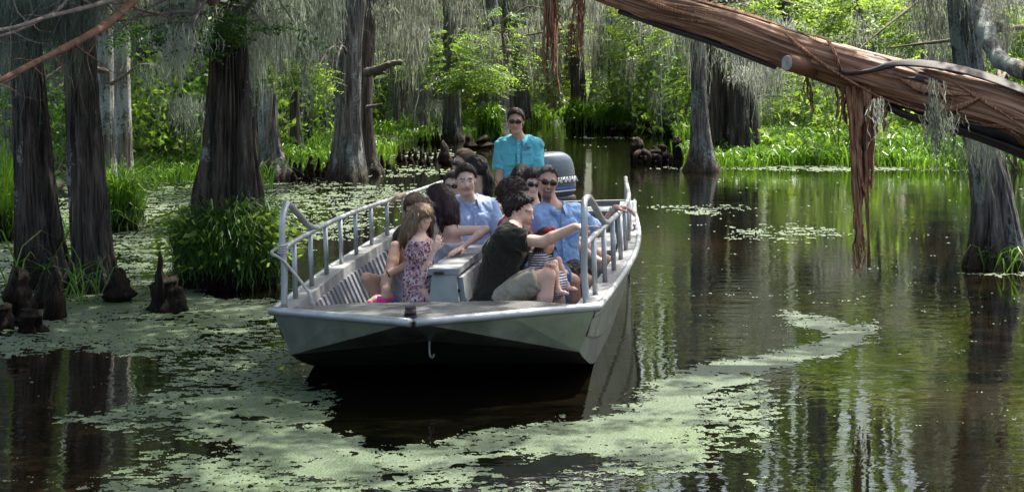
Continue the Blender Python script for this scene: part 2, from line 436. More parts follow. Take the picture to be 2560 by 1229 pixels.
# ================================================================ trees
def trunk_np(P4, seg=40, rows=60, flute=0.25, fh=1.0, ridge=0.012, seed=0, rf=7.0, fmin=0.03):
    """P4: rows (x, y, z, radius) from base to top; horizontal rings with buttress lobes and bark ridges"""
    S = spline(P4, rows); P, r = S[:, :3], S[:, 3]
    th = np.arange(seg) * 2 * math.pi / seg
    rs = np.random.default_rng(seed)
    z = (P[:, 2] - P[0, 2])[:, None]
    lob = 0
    for n_, a in ((3, .35), (5, .4), (8, .45), (13, .22)):
        ph = rs.random() * 6.283; tw = rs.normal() * 0.12
        lob = lob + a * (1 - 2 * np.abs(np.sin((th[None] * n_ + ph + tw * z) * 0.5)) ** 0.8)
    fa = flute * np.exp(-z / fh) + fmin
    cx_, sy_ = np.cos(th)[None], np.sin(th)[None]
    rd = (fbm(cx_ * rf, sy_ * rf, z * 1.1, seed + 5, 4) - 0.5) * 2
    rd = np.sign(rd) * np.abs(rd) ** 0.7
    lump = (fbm(cx_ * 1.5, sy_ * 1.5, z * 1.4, seed + 8, 3) - 0.5) * 0.22
    rr = r[:, None] * (1 + fa * lob + lump) + ridge * rd
    V = np.stack([P[:, 0:1] + rr * cx_, P[:, 1:2] + rr * sy_, P[:, 2:3] + 0 * rr], -1)
    return V.reshape(-1, 3), grid_quads(rows, seg, True)
def px_path(rows, Y):
    """rows (px, py, width_px[, Y]) of the photograph -> (x, y, z, radius)"""
    out = []
    for r_ in rows:
        y = r_[3] if len(r_) > 3 else Y
        out.append([*at(r_[0], r_[1], y), r_[2] * 0.5 * y / F])
    return np.array(out)
def unit(v):
    v = np.asarray(v, float); return v / (np.linalg.norm(v, axis=-1, keepdims=True) + 1e-9)
def limb(mb, start, d, L, r0, seed, droop=0.25, twigs=5, n=7):
    rs = np.random.default_rng(seed); d = unit(d)
    k = 9; t_ = np.linspace(0, 1, k)[:, None]
    P = start + d * L * t_ + np.array([0, 0, -1]) * droop * L * t_ ** 2 + np.cumsum(rs.normal(size=(k, 3)) * 0.035 * L, 0) * t_
    P = spline(P, 16); tt = np.linspace(0, 1, 16)
    mb.tube(P, r0 * (1 - 0.8 * tt), n)
    ends = []
    for i in range(twigs):
        q = rs.integers(4, 15); d2 = unit(unit(P[q] - P[q - 1]) + rs.normal(size=3) * 0.8)
        l2 = L * rs.uniform(0.15, 0.4); t2 = np.linspace(0, 1, 6)[:, None]
        P2 = P[q] + d2 * l2 * t2 + np.cumsum(rs.normal(size=(6, 3)) * 0.06 * l2, 0) * t2 + np.array([0, 0, -1]) * 0.2 * l2 * t2 ** 2
        mb.tube(P2, r0 * 0.35 * (1 - tt[q] * .6) * (1 - 0.85 * t2[:, 0]), 5)
        ends.append(P2)
    return P, ends
def sprays(O, Dr, L, nl=12, ll=0.11, lw=0.028, rs=rng):
    """feathery cypress sprays: leaflets in two rows along a twig"""
    n_ = len(O); Dr = unit(Dr); up = unit(np.array([0, 0, 1.0]) + rs.normal(size=(n_, 3)) * 0.35)
    S = unit(np.cross(Dr, up)); N = np.cross(S, Dr)
    k = np.arange(nl); t_ = (k + 0.5) / nl; sg = np.where(k % 2, 1.0, -1.0)
    base = O[:, None] + Dr[:, None] * (L[:, None] * t_)[..., None] - np.array([0, 0, 1.0]) * (L[:, None] * 0.18 * t_ ** 2)[..., None]
    ld = unit(Dr[:, None] * 0.55 + S[:, None] * (sg * 0.85)[None, :, None] + rs.normal(size=(n_, nl, 3)) * 0.16 - np.array([0, 0, 0.12]))
    le = ll * (1.15 - 0.6 * t_)[None] * (0.7 + 0.6 * rs.random((n_, nl)))
    sd_ = unit(np.cross(ld, N[:, None] + rs.normal(size=(n_, nl, 3)) * 0.3)) * (lw * (0.7 + 0.6 * rs.random((n_, nl))))[..., None]
    tip = base + ld * le[..., None]; mid = base + ld * (le * 0.5)[..., None]
    V = np.stack([base, mid + sd_, tip, mid - sd_], 2).reshape(-1, 3)
    return V, np.arange(n_ * nl * 4).reshape(-1, 4)
def leaves(C, Dr, L, W, rs=rng):
    Dr = unit(Dr); S = unit(np.cross(Dr, rs.normal(size=C.shape))) * (W * 0.5)[:, None]
    V = np.stack([C, C + Dr * (L * .45)[:, None] + S, C + Dr * L[:, None], C + Dr * (L * .45)[:, None] - S], 1).reshape(-1, 3)
    return V, np.arange(len(C) * 4).reshape(-1, 4)
def strands(T0, L, W, rs=rng, k=8, sway=0.11):
    n_ = len(T0); t_ = np.linspace(0, 1, k)
    az = rs.random(n_) * 6.283; s = np.stack([np.cos(az), np.sin(az), az * 0], -1)
    P = T0[:, None] - np.array([0, 0, 1.0]) * (L[:, None] * t_)[..., None]
    wob = np.cumsum(rs.normal(size=(n_, k, 3)) * np.array([1, 1, 0]) * sway * 0.35, 1) * (L ** 0.5)[:, None, None] * np.minimum(t_ * 2.5, 1)[None, :, None]
    P = P + wob * 0.7
    wd = W[:, None] * (0.55 + 0.9 * rs.random((n_, k))) * np.where(t_ < .75, 1, (1 - t_) * 3.6 + .1)[None]
    A = P - s[:, None] * wd[..., None] * .5; B = P + s[:, None] * wd[..., None] * .5
    V = np.stack([A, B], 2).reshape(-1, 3)
    o = (np.arange(n_) * k * 2)[:, None, None] + (np.arange(k - 1) * 2)[None, :, None] + np.array([0, 1, 3, 2])[None, None]
    return V, o.reshape(-1, 4)
def moss_np(C, L, n_=34, rad=0.35, wd=0.02, rs=rng):
    """clumps hanging from points C (N,3) with lengths L: longest strands in the middle, ragged ends"""
    N_ = len(C); a = rs.normal(size=(N_, n_, 3)) * np.array([rad, rad, rad * 0.35])
    d = np.linalg.norm(a[..., :2], axis=-1) / rad
    T0 = C[:, None] + a
    l = L[:, None] * np.exp(-d * 0.75) * (0.12 + 1.05 * rs.random((N_, n_)) ** 1.4)
    return strands(T0.reshape(-1, 3), l.ravel() + 0.1, np.full(l.size, wd), rs)

def crown_np(z0, z1, rad, nclump, per, L=0.5, nl=11, ll=0.13, lw=0.035, seed=0, low=1.0):
    rs = np.random.default_rng(seed)
    z = z0 + (z1 - z0) * rs.random(nclump) ** low
    prof = np.clip(1.15 - 0.85 * ((z - z0) / (z1 - z0)), 0.2, 1)
    a = rs.random(nclump) * 6.283; rr = rad * prof * (0.25 + 0.8 * rs.random(nclump) ** 0.6)
    C = np.stack([np.cos(a) * rr, np.sin(a) * rr, z], -1)
    out = np.stack([np.cos(a), np.sin(a), a * 0 - 0.05], -1)
    O = np.repeat(C, per, 0) + rs.normal(size=(nclump * per, 3)) * np.array([0.55, 0.55, 0.16]) * (rad / 2.6)
    Dr = np.repeat(out, per, 0) + rs.normal(size=(nclump * per, 3)) * np.array([0.7, 0.7, 0.25])
    V, Q = sprays(O, Dr, L * (0.6 + 0.7 * rs.random(len(O))), nl, ll, lw, rs)
    return V, Q, C
# ---- shared meshes for the trees of the background
FAR_TRUNK, FAR_CROWN, FAR_MOSS = [], [], []
for i in range(6):
    rs = np.random.default_rng(100 + i); hgt = 15 + 4 * rs.random(); r0 = 0.20 + 0.06 * rs.random()
    zz = np.array([-0.4, 0.0, 0.5, 1.2, 3, 7, hgt]); rr = r0 * np.array([2.1, 1.8, 1.35, 1.1, 1.0, .85, .25])
    off = np.cumsum(rs.normal(size=(7, 2)) * np.array([[0], [0.0], [.03], [.05], [.1], [.18], [.3]]), 0)
    mb = MB(); V, Q = trunk_np(np.column_stack([off, zz, rr]), 22, 44, 0.26, 0.9, 0.014, 100 + i, 4.0); mb.add(V, Q)
    Vc, Qc, C = crown_np(4.2 + rs.random() * 2.2, hgt, 2.4 + rs.random(), 26, 8, 0.55, 11, 0.15, 0.04, 200 + i, 0.9)
    for j in range(9):
        z = 2.2 + j * 1.1 + rs.random(); a = rs.random() * 6.283
        limb(mb, np.array([np.interp(z, zz, off[:, 0]), np.interp(z, zz, off[:, 1]), z]), [math.cos(a), math.sin(a), 0.2], 1.2 + rs.random() * 1.6, 0.04, 300 + i * 20 + j, 0.15, 3, 5)
    FAR_TRUNK.append(mesh_np('trunk', np.concatenate(mb.V), np.concatenate(mb.Q), np.concatenate(mb.T), True))
    FAR_CROWN.append(mesh_np('crown', Vc, Qc))
    pick = C[rs.choice(len(C), 16)]; pick[:, 2] = np.minimum(pick[:, 2], 3.0 + rs.random(16) * 4)
    pick[:, :2] *= 0.7
    Vm, Qm = moss_np(pick, 0.8 + 1.6 * rs.random(16), 26, 0.22, 0.026, rs)
    FAR_MOSS.append(mesh_np('hanging_moss', Vm, Qm))
FAR_TRUNK_M = M['bark_far']
Vc, Qc, _ = crown_np(4.5, 16, 2.2, 15, 8, 0.55, 11, 0.15, 0.04, 291)
THIN_CROWN = mesh_np('crown', Vc, Qc)
for m_ in FAR_MOSS: pass
def child(name, mesh, mat, parent):
    return obj(name, mesh, mat, parent)
# ---- near and middle trees, each its own
TREES = []   # (root, x, y)
def tree(name, label, rows, Y, bark, seg=48, nrow=70, flute=0.3, fh=0.9, ridge=0.014, seed=1, rf=7.0, crown=None, group=None, limbs=0, limb_z=(2.5, 6), extra_trunks=(), cat='tree', top=9.0, fmin=0.03, crown_mat='leaf_cyp'):
    P4 = px_path(rows, Y)
    base = P4[0].copy()
    b = np.array([base[0], base[1], 0.0])
    root_r = P4[0, 3]
    P4 = np.concatenate([[[*P4[0, :2] - 0.02 * 0, -0.35, root_r * 1.12]], P4]) if P4[0, 2] > -0.3 else P4
    d = unit(P4[-1, :3] - P4[-2, :3])   # carry the trunk on above the frame
    z = P4[-1, 2]; r_ = P4[-1, 3]
    if top > z + 0.5:
        for f_ in (0.35, 0.7, 1.0):
            q = P4[-1, :3] * 0 + P4[len(P4) - 1 if f_ == 0.35 else -1, :3]
            P4 = np.concatenate([P4, [[*(P4[-1, :3] + np.array([d[0] * 0.6, d[1] * 0.6, 1.0]) * (top - z) / 3), r_ * (1 - 0.6 * f_)]]])
    root = thing(name, label, cat, b, group)
    V, Q = trunk_np(P4, seg, nrow, flute, fh, ridge, seed, rf, fmin)
    obj('trunk', mesh_np('trunk', V - b, Q, None, True), M[bark], root)
    for k, (rws, yy) in enumerate(extra_trunks):
        V, Q = trunk_np(px_path(rws, yy), 36, nrow, flute, fh, ridge, seed + 31 + k, rf, fmin)
        obj('trunk', mesh_np('trunk', V - b, Q, None, True), M[bark], root)
    rs = np.random.default_rng(seed + 77)
    for j in range(limbs):
        zz = rs.uniform(*limb_z); a = rs.random() * 6.283
        c = np.array([np.interp(zz, P4[:, 2], P4[:, i]) for i in range(2)] + [zz])
        mb = MB(); limb(mb, c, [math.cos(a), math.sin(a) * .7, rs.uniform(-.1, .5)], rs.uniform(.7, 2.0), 0.035, seed * 13 + j, 0.2, 5, 6)
        mb.build('limb', M['twig'], root, True, b)
    if crown:
        z0, z1, rad, ncl, per = crown
        V, Q, C = crown_np(z0, z1, rad, ncl, per, 0.5, 11, 0.14, 0.036, seed + 9)
        tc = np.array([np.interp(0.5 * (z0 + z1), P4[:, 2], P4[:, i]) for i in range(2)] + [0])
        obj('crown', mesh_np('crown', V + tc - b, Q), M[crown_mat], root)
    TREES.append((root, base[0], base[1], b))
    return root
def near_tree(x, y):
    return min(TREES, key=lambda q: (q[1] - x) ** 2 + (q[2] - y) ** 2)

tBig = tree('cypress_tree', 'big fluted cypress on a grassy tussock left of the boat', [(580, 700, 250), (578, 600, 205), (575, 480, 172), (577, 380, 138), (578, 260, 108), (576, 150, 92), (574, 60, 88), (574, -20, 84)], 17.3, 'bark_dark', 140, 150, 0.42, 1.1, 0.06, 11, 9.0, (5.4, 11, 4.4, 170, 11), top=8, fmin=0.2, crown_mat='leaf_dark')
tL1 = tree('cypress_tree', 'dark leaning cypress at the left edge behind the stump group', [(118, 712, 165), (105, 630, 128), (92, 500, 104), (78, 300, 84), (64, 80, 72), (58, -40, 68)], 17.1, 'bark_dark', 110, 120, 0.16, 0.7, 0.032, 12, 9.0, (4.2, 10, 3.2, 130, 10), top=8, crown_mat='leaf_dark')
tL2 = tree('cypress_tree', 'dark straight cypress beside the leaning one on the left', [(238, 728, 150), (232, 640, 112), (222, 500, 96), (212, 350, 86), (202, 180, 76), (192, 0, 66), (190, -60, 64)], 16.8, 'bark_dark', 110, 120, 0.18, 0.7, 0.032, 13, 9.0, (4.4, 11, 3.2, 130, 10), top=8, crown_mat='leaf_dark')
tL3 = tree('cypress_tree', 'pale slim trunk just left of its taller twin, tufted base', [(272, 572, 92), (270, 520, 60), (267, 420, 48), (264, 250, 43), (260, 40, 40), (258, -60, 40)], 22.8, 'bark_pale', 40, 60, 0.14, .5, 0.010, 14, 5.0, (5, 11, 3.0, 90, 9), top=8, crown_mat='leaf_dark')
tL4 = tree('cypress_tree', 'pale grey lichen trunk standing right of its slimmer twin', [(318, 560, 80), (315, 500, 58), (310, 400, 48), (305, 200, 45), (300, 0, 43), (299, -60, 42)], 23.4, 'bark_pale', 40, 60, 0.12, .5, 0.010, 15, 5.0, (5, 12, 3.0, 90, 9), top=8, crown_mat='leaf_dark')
tB = tree('cypress_tree', 'tall grey cypress with wide swollen foot standing in open water', [(868, 450, 118), (868, 420, 100), (869, 380, 84), (870, 300, 68), (874, 180, 62), (882, 60, 56), (886, -30, 54)], 31.2, 'bark_grey', 60, 80, 0.14, 0.7, 0.022, 16, 8.0, (5.0, 13, 2.6, 12, 9), limbs=3, limb_z=(3.2, 6), top=9)
tB2 = tree('cypress_tree', 'brown cypress pressed close behind the tall grey one', [(925, 430, 80), (915, 390, 62), (908, 300, 54), (906, 200, 52), (914, 60, 48), (918, -30, 46)], 32.6, 'bark_dark', 48, 70, 0.2, 0.7, 0.014, 17, 6.0, (5.0, 13, 2.6, 12, 9), limbs=3, limb_z=(3.2, 6), top=9)
mid = [
    ('grey mossy cypress with root spurs left of the tall grey pair', [(690, 446, 118), (680, 400, 74), (672, 330, 52), (668, 180, 44), (664, 0, 40), (662, -40, 40)], 31.5, 'bark_grey'),
    ('thin dark trunk right of the mossy cypress with root spurs', [(742, 405, 44), (738, 340, 27), (735, 150, 22), (733, -30, 20)], 36.0, 'bark_dark'),
    ('slim dark trunk third in the shaded row behind the knees', [(775, 398, 40), (772, 330, 26), (768, 150, 23), (765, -30, 22)], 37.5, 'bark_dark'),
    ('grey moss hung trunk just left of the tall grey pair', [(822, 372, 50), (820, 320, 36), (818, 180, 31), (815, -30, 28)], 41.0, 'bark_grey'),
    ('narrow brown trunk between the big cypress and mossy one', [(628, 440, 40), (632, 340, 26), (634, 150, 22), (635, -30, 20)], 33.0, 'bark_dark'),
    ('slender grey trunk leaning right of the tall grey pair', [(962, 342, 34), (955, 280, 21), (948, 120, 17), (944, -30, 16)], 47.0, 'bark_far'),
    ('straight pole like grey trunk in front of the far wood', [(996, 345, 26), (992, 280, 18), (988, 120, 15), (985, -30, 14)], 46.5, 'bark_far'),
    ('stout grey trunk under the bright green branch, left one', [(1088, 312, 44), (1086, 270, 30), (1083, 150, 26), (1080, -30, 24)], 54.0, 'bark_far'),
    ('grey trunk with pale split foot under the bright green branch', [(1136, 353, 66), (1132, 320, 52), (1129, 240, 45), (1127, 100, 38), (1124, -30, 34)], 44.5, 'bark_grey'),
    ('grey cypress right behind the captain with grassy foot', [(1250, 350, 66), (1245, 300, 45), (1242, 200, 38), (1236, 80, 33), (1226, -30, 29)], 45.0, 'bark_grey'),
    ('shaggy cypress on the grassy islet behind the outboard motor', [(1452, 322, 52), (1448, 270, 40), (1445, 180, 36), (1442, 60, 32), (1440, -30, 30)], 51.5, 'bark_dark'),
    ('mossy trunk right of the islet with the shaggy cypress', [(1537, 320, 36), (1534, 270, 25), (1531, 180, 22), (1527, -30, 18)], 52.0, 'bark_grey'),
    ('thin grey trunk fading into the bright thicket', [(1586, 300, 32), (1584, 250, 23), (1582, 100, 20), (1580, -30, 18)], 58.0, 'bark_far'),
    ('thin straight trunk with swollen foot at the water edge', [(1673, 330, 42), (1671, 300, 20), (1669, 230, 14), (1666, 80, 12), (1664, -30, 11)], 49.5, 'bark_grey'),
    ('grey slim cypress with flared foot standing at the right shore', [(1752, 428, 100), (1753, 395, 74), (1751, 340, 52), (1747, 240, 41), (1744, 100, 37), (1742, -30, 35)], 33.4, 'bark_grey'),
]
for i, (lab, rows, Y, bk) in enumerate(mid):
    tree('cypress_tree', lab, rows, Y, bk, 40, 60, 0.22, 0.6, 0.014, 30 + i, 5.0, (5.0, 13, 2.4, 9, 8), limbs=4, limb_z=(2.4, 5.5), top=10)
tTrip = tree('cypress_tree', 'massive old cypress of three fused trunks on the right shore', [(1795, 412, 110), (1793, 370, 76), (1790, 280, 62), (1786, 150, 58), (1784, -30, 54)], 36.5, 'bark_dark', 56, 80, 0.38, 1.2, 0.04, 60, 7.0, (7.0, 14, 3.0, 14, 9), top=10, fmin=0.08, limbs=3, limb_z=(2.6, 5.5),
             extra_trunks=[([(1842, 425, 105), (1844, 380, 72), (1848, 280, 58), (1850, 150, 52), (1852, -60, 46)], 36.2), ([(1884, 415, 70), (1880, 370, 48), (1876, 280, 40), (1872, 150, 38), (1870, -60, 34)], 36.8)])
tR = tree('cypress_tree', 'shaggy cypress with mossy wet foot at the right edge', [(2500, 672, 178), (2496, 610, 136), (2488, 520, 104), (2470, 420, 90), (2446, 310, 80), (2424, 180, 70), (2408, 60, 62), (2402, -60, 58)], 18.6, 'bark_grey', 120, 120, 0.30, 0.8, 0.036, 61, 9.0, (6.4, 11, 3.0, 50, 9), top=8, fmin=0.05, limbs=2, limb_z=(2.6, 4))

# ---- shaded wood on the left: denser, darker trees
rs = np.random.default_rng(71)
DK = ['dark trunk in the shaded wood left of the pale twins', 'dark trunk behind the leaning cypress on the left', 'mossy trunk deep in the shade beyond the left stumps', 'shaded grey trunk right of the pale twin trunks', 'shaded trunk behind the lime shrub on the left',
      'thin shaded trunk left of the big cypress', 'dim trunk just behind the big fluted cypress', 'moss veiled trunk right of the big cypress', 'dim slim trunk between big cypress and root spurs', 'shaded trunk left of the mossy cypress with spurs', 'dark pole trunk behind the mossy cypress with spurs', 'shaded trunk right of the mossy cypress with spurs', 'dark trunk behind the knees of the left bank', 'dim grey trunk left of the tall grey pair']
for i, (px, Y) in enumerate([(20, 33), (60, 39), (140, 36), (345, 38), (395, 41), (440, 36), (520, 40), (600, 37), (645, 42), (655, 35), (710, 39), (755, 43), (795, 45), (845, 40)]):
    w_ = rs.uniform(26, 46) * 33 / Y; ln = rs.normal() * 10; yb = YH + F * H / Y
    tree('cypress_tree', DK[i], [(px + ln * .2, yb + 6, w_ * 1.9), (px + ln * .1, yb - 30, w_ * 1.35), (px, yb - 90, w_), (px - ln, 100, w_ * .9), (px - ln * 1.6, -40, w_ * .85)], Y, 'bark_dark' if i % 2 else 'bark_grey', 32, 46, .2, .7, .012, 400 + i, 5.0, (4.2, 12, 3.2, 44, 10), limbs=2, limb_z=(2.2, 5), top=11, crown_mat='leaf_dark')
# ---- the far trees, copies of six
FARG = 'slim cypress trees of the far background'
FARL = ['slim far-off trunk in the shaded wood left of the tall grey pair', 'slim far-off trunk crowded behind the captain and the bright green branch', 'slim far-off trunk beyond the grassy islets of the far channel', 'slim far-off trunk behind the three fused trunks and the leaning log']
cnt = 0
rs = np.random.default_rng(5)
for i in range(1200):
    if cnt >= 240: break
    px = rs.uniform(-500, 3100); Y = 45 + 45 * rs.random() ** 1.3
    X = (px - 1280) * Y / F
    if bank_d(np.array(X), np.array(Y)) < 0.8: continue
    if any((q[1] - X) ** 2 + (q[2] - Y) ** 2 < 2.0 for q in TREES): continue
    k = int(rs.integers(6)); s = rs.uniform(0.6, 1.15)
    r_ = thing('far_cypress', FARL[0 if px < 900 else 1 if px < 1430 else 2 if px < 1760 else 3], 'tree', (X, Y, float(bank_z(np.array(X), np.array(Y))) ), FARG)
    r_.scale = (s, s, s * rs.uniform(0.9, 1.2)); r_.rotation_euler = (rs.normal() * 0.02, rs.normal() * 0.02, rs.random() * 6.283)
    obj('trunk', FAR_TRUNK[k], FAR_TRUNK_M, r_)
    if rs.random() < (0.12 if px > 1000 else 0.45): obj('crown', FAR_CROWN[int(rs.integers(6))], M['leaf_cyp'], r_)
    else: obj('crown', THIN_CROWN, M['leaf_cyp'], r_)
    if rs.random() < 0.6: tag(obj('hanging_moss', FAR_MOSS[k], M['moss'], r_), kind='stuff')
    TREES_FAR = True; cnt += 1

# ---- thin poles in front of the far wood
rs = np.random.default_rng(505)
for i in range(64):
    px = rs.uniform(930, 1760) if i < 40 else rs.uniform(1890, 2500); Y = rs.uniform(45, 63); X = (px - 1280) * Y / F
    if bank_d(np.array(X), np.array(Y)) < 0.3: continue
    s = rs.uniform(.45, .8)
    r_ = thing('far_cypress', FARL[1 if px < 1430 else 2 if px < 1760 else 3], 'tree', (X, Y, float(bank_z(np.array(X), np.array(Y)))), FARG)
    r_.scale = (s, s, 1.0); r_.rotation_euler = (rs.normal() * .03, rs.normal() * .03, rs.random() * 6.283)
    obj('trunk', FAR_TRUNK[int(rs.integers(6))], FAR_TRUNK_M, r_); obj('crown', THIN_CROWN, M['leaf_cyp'], r_)
# ---- low feathery branches seen in front of the far wood
def foliage_patch(px, py, wx, wy, Y, n_, mat='leaf_cyp', seed=0, ll=0.12, lw=0.03, L=0.5, flat=0.5):
    rs = np.random.default_rng(seed + 500)
    c = at(px, py, Y); sx, sz = wx * Y / F / 2, wy * Y / F / 2
    a = rs.normal(size=(n_, 3)) * 0.5
    lay = np.round(rs.random(n_) * 4 - 2) / 2      # a few drooping tiers
    O = c + np.stack([a[:, 0] * sx, a[:, 1] * sx * flat, (lay + a[:, 2] * 0.35) * sz - 0.3 * sz * a[:, 0] ** 2], -1)
    Dr = np.stack([np.sign(a[:, 0]) * (0.4 + rs.random(n_)), rs.normal(size=n_) * 0.6, rs.normal(size=n_) * 0.18 - 0.1], -1)
    V, Q = sprays(O, Dr, L * (0.5 + 0.8 * rs.random(n_)), 13, ll, lw, rs)
    tr = near_tree(c[0], c[1])
    mb = MB()
    s0 = np.array([tr[1], tr[2], c[2] + 0.3])
    for j in range(3):
        e = c + np.array([rs.normal() * sx * .7, rs.normal() * .3, rs.normal() * sz * .6])
        mb.tube(spline([s0, (s0 + e) / 2 + [0, 0, 0.25], e], 10), np.linspace(0.03, 0.006, 10), 5)
    lb = mb.build('limb', M['twig'], tr[0], True, tr[3])
    obj('foliage', mesh_np('foliage', V - tr[3], Q), M[mat], lb)
PATCH = [(1120, 140, 210, 110, 42.5, 330), (1190, 185, 120, 60, 42, 150), (1262, 110, 130, 150, 44, 200), (1180, 205, 150, 40, 43, 120), (1060, 60, 130, 90, 46, 130),
         (1500, 70, 160, 120, 47, 260), (1610, 120, 190, 170, 46, 380), (1690, 60, 130, 130, 40, 200), (1560, 220, 120, 90, 50, 150), (1390, 90, 150, 100, 52, 160), (1350, 220, 120, 80, 54, 130),
         (1960, 40, 200, 90, 30, 260), (2150, 40, 220, 120, 28, 330), (2330, 60, 200, 140, 26, 330), (2500, 130, 160, 200, 24, 330), (2480, 240, 120, 60, 24, 100), (2050, 230, 240, 80, 40, 150), (2250, 260, 160, 90, 42, 150),
         (1900, 200, 120, 100, 38, 130), (830, 150, 80, 80, 34, 130), (1310, 30, 120, 70, 50, 130), (1720, 200, 90, 110, 40, 130), (970, 120, 90, 100, 44, 90)]
for i, p in enumerate(PATCH):
    foliage_patch(*p[:5], int(p[5] * (.85 if i < 4 else .72)), mat='leaf_cyp', seed=i, ll=.10, lw=.02)
for i, p in enumerate([(700, 182, 190, 56, 29, 220), (760, 205, 110, 40, 30, 100), (500, 50, 260, 80, 16.6, 50), (460, 95, 180, 60, 16.4, 34), (650, 50, 140, 80, 17, 30), (90, 250, 180, 120, 20, 60), (420, 30, 240, 60, 21, 80), (250, 60, 160, 120, 19, 60)]):
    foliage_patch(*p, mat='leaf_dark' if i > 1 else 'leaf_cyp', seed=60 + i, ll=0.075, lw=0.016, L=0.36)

# ---- spanish moss curtains (px range, top row, hanging length in px, depth, clumps)
def curtain(x0, x1, yt, ln, Y, n_, mat='moss', wd=0.016, seed=0, rad=0.25, per=36, parent=None):
    rs = np.random.default_rng(seed + 900)
    px = rs.uniform(x0, x1, n_); yy = Y * (1 + rs.normal(size=n_) * 0.03); py = yt + rs.normal(size=n_) * 50
    C = np.stack([at(a, b, c) for a, b, c in zip(px, py, yy)])
    L = ln * yy / F * (0.25 + 1.15 * rs.random(n_) ** 1.3)
    V, Q = moss_np(C, L, per, rad, wd, rs)
    tr = parent or near_tree(C[:, 0].mean(), C[:, 1].mean())
    tag(obj('hanging_moss', mesh_np('hanging_moss', V - tr[3], Q), M[mat], tr[0]), kind='stuff')
for i, a in enumerate([(-20, 60, -30, 420, 16.4, 9, 'moss', .010), (10, 110, 20, 150, 15.9, 5, 'moss', .008), (145, 215, -30, 330, 16.2, 10, 'moss', .010), (300, 520, -40, 190, 20.5, 16, 'moss', .012), (420, 500, 60, 200, 17.0, 9, 'moss_pale', .010),
                       (380, 480, 190, 110, 22, 4, 'moss', .010), (600, 700, -30, 330, 24, 15, 'moss', .014), (640, 860, -40, 360, 29, 26, 'moss', .016), (700, 850, 60, 260, 33, 14, 'moss', .018), (590, 640, 20, 240, 18, 6, 'moss', .010),
                       (910, 1080, -40, 240, 34, 16, 'moss', .018), (930, 1020, 30, 190, 38, 7, 'moss_pale', .02), (1040, 1240, -40, 210, 48, 14, 'moss', .024), (1060, 1180, 170, 110, 46, 7, 'moss', .022), (1230, 1420, 0, 230, 50, 18, 'moss', .024), (1290, 1420, 120, 150, 54, 10, 'moss_pale', .024),
                       (1480, 1760, 0, 260, 50, 24, 'moss', .024), (1500, 1620, 150, 150, 51, 9, 'moss_pale', .024), (1725, 1760, -20, 220, 33.2, 8, 'moss', .014), (1770, 1900, 60, 200, 35, 9, 'moss', .016), (1830, 1870, 120, 120, 30, 5, 'moss_pale', .013), (1900, 1965, 125, 210, 27, 7, 'moss_pale', .011),
                       (2190, 2560, -20, 170, 30, 20, 'moss_pale', .014), (2290, 2420, -30, 190, 23, 12, 'moss', .012), (2430, 2520, -20, 170, 18.4, 8, 'moss', .009), (2010, 2080, 150, 160, 34, 4, 'moss', .014), (2150, 2420, 120, 200, 45, 12, 'moss', .02), (2440, 2500, 330, 200, 18.1, 6, 'moss', .007), (1280, 1480, 20, 240, 47, 10, 'moss_pale', .022), (1460, 1720, -10, 220, 44, 11, 'moss_pale', .022), (1560, 1740, 120, 190, 46, 12, 'moss', .022), (1900, 2300, 60, 200, 40, 9, 'moss_pale', .02), (940, 1230, 20, 220, 43, 18, 'moss', .022), (860, 1000, 20, 220, 37, 10, 'moss', .018)]):
    curtain(*a[:7], a[7] * (0.55 if a[4] < 22 else 0.8), seed=i, rad=0.13 if a[4] < 20 else 0.18, per=120 if a[4] < 36 else 60)

# ---- the leaning log across the upper right, with peeling bark
t = NT('peeling_bark')
at_ = t.n('Attribute'); at_.attribute_name = 'lc'
mp = t.n('Mapping'); mp.inputs['Scale'].default_value = (9, 9, 0.55); t.l(at_.outputs['Vector'], mp.inputs['Vector'])
f = t.noise(mp.outputs[0], 2.4, 8, 0.65, 0.5)
c = t.ramp(f, [(0.30, (0.012, 0.007, 0.005)), (0.41, (0.13, 0.055, 0.026)), (0.51, (0.29, 0.13, 0.06)), (0.62, (0.42, 0.23, 0.13)), (0.75, (0.50, 0.36, 0.26))])
mp2 = t.n('Mapping'); mp2.inputs['Scale'].default_value = (2.2, 2.2, 0.5); t.l(at_.outputs['Vector'], mp2.inputs['Vector'])
g = t.noise(mp2.outputs[0], 1.8, 5, 0.6, 0.3)
c = t.mix(t.ramp(g, [(0.60, (0, 0, 0)), (0.68, (0.65, 0.65, 0.65))]), c, (0.34, 0.35, 0.37))
t.l(c, t.b.inputs['Base Color']); t.set(Roughness=0.62); t.bump(f, 0.8, 0.02)
M['log'] = t.m
M['ribbon_dark'] = mat_plain('bark_ribbon_dark', (0.028, 0.020, 0.016), 0.7, var=0.5, scale=6, bump=0.5)
t = NT('bark_fibre'); f = t.noise(t.coord((60, 60, 3)), 1.5, 6, .7, .4)
t.l(t.ramp(f, [(.32, (.04, .018, .010)), (.44, (.20, .08, .038)), (.56, (.38, .18, .09)), (.70, (.55, .37, .25))]), t.b.inputs['Base Color']); t.set(Roughness=.9); t.bump(f, .9, .01); M['fibre'] = t.m
M['wood_cut'] = mat_plain('cut_wood', (0.42, 0.38, 0.33), 0.8, var=0.3, scale=20)
LY = 13.5
LOG = [(3150, 960, 250, 12.6), (3000, 700, 220, 12.7), (2800, 430, 190, 12.9), (2560, 300, 150, 13.1), (2400, 248, 146, 13.3), (2200, 196, 138, 13.5), (2000, 135, 116, 13.6), (1800, 62, 102, 13.8), (1600, 8, 84, 14.0), (1440, -50, 76, 14.2), (1250, -120, 66, 14.4), (1000, -260, 50, 14.8), (800, -420, 30, 15.2)]
P4 = spline(px_path(LOG, LY), 220); P4[:, 3] *= 0.79
SEG = 110
Tn, Nn, Bn = frames(P4[:, :3])
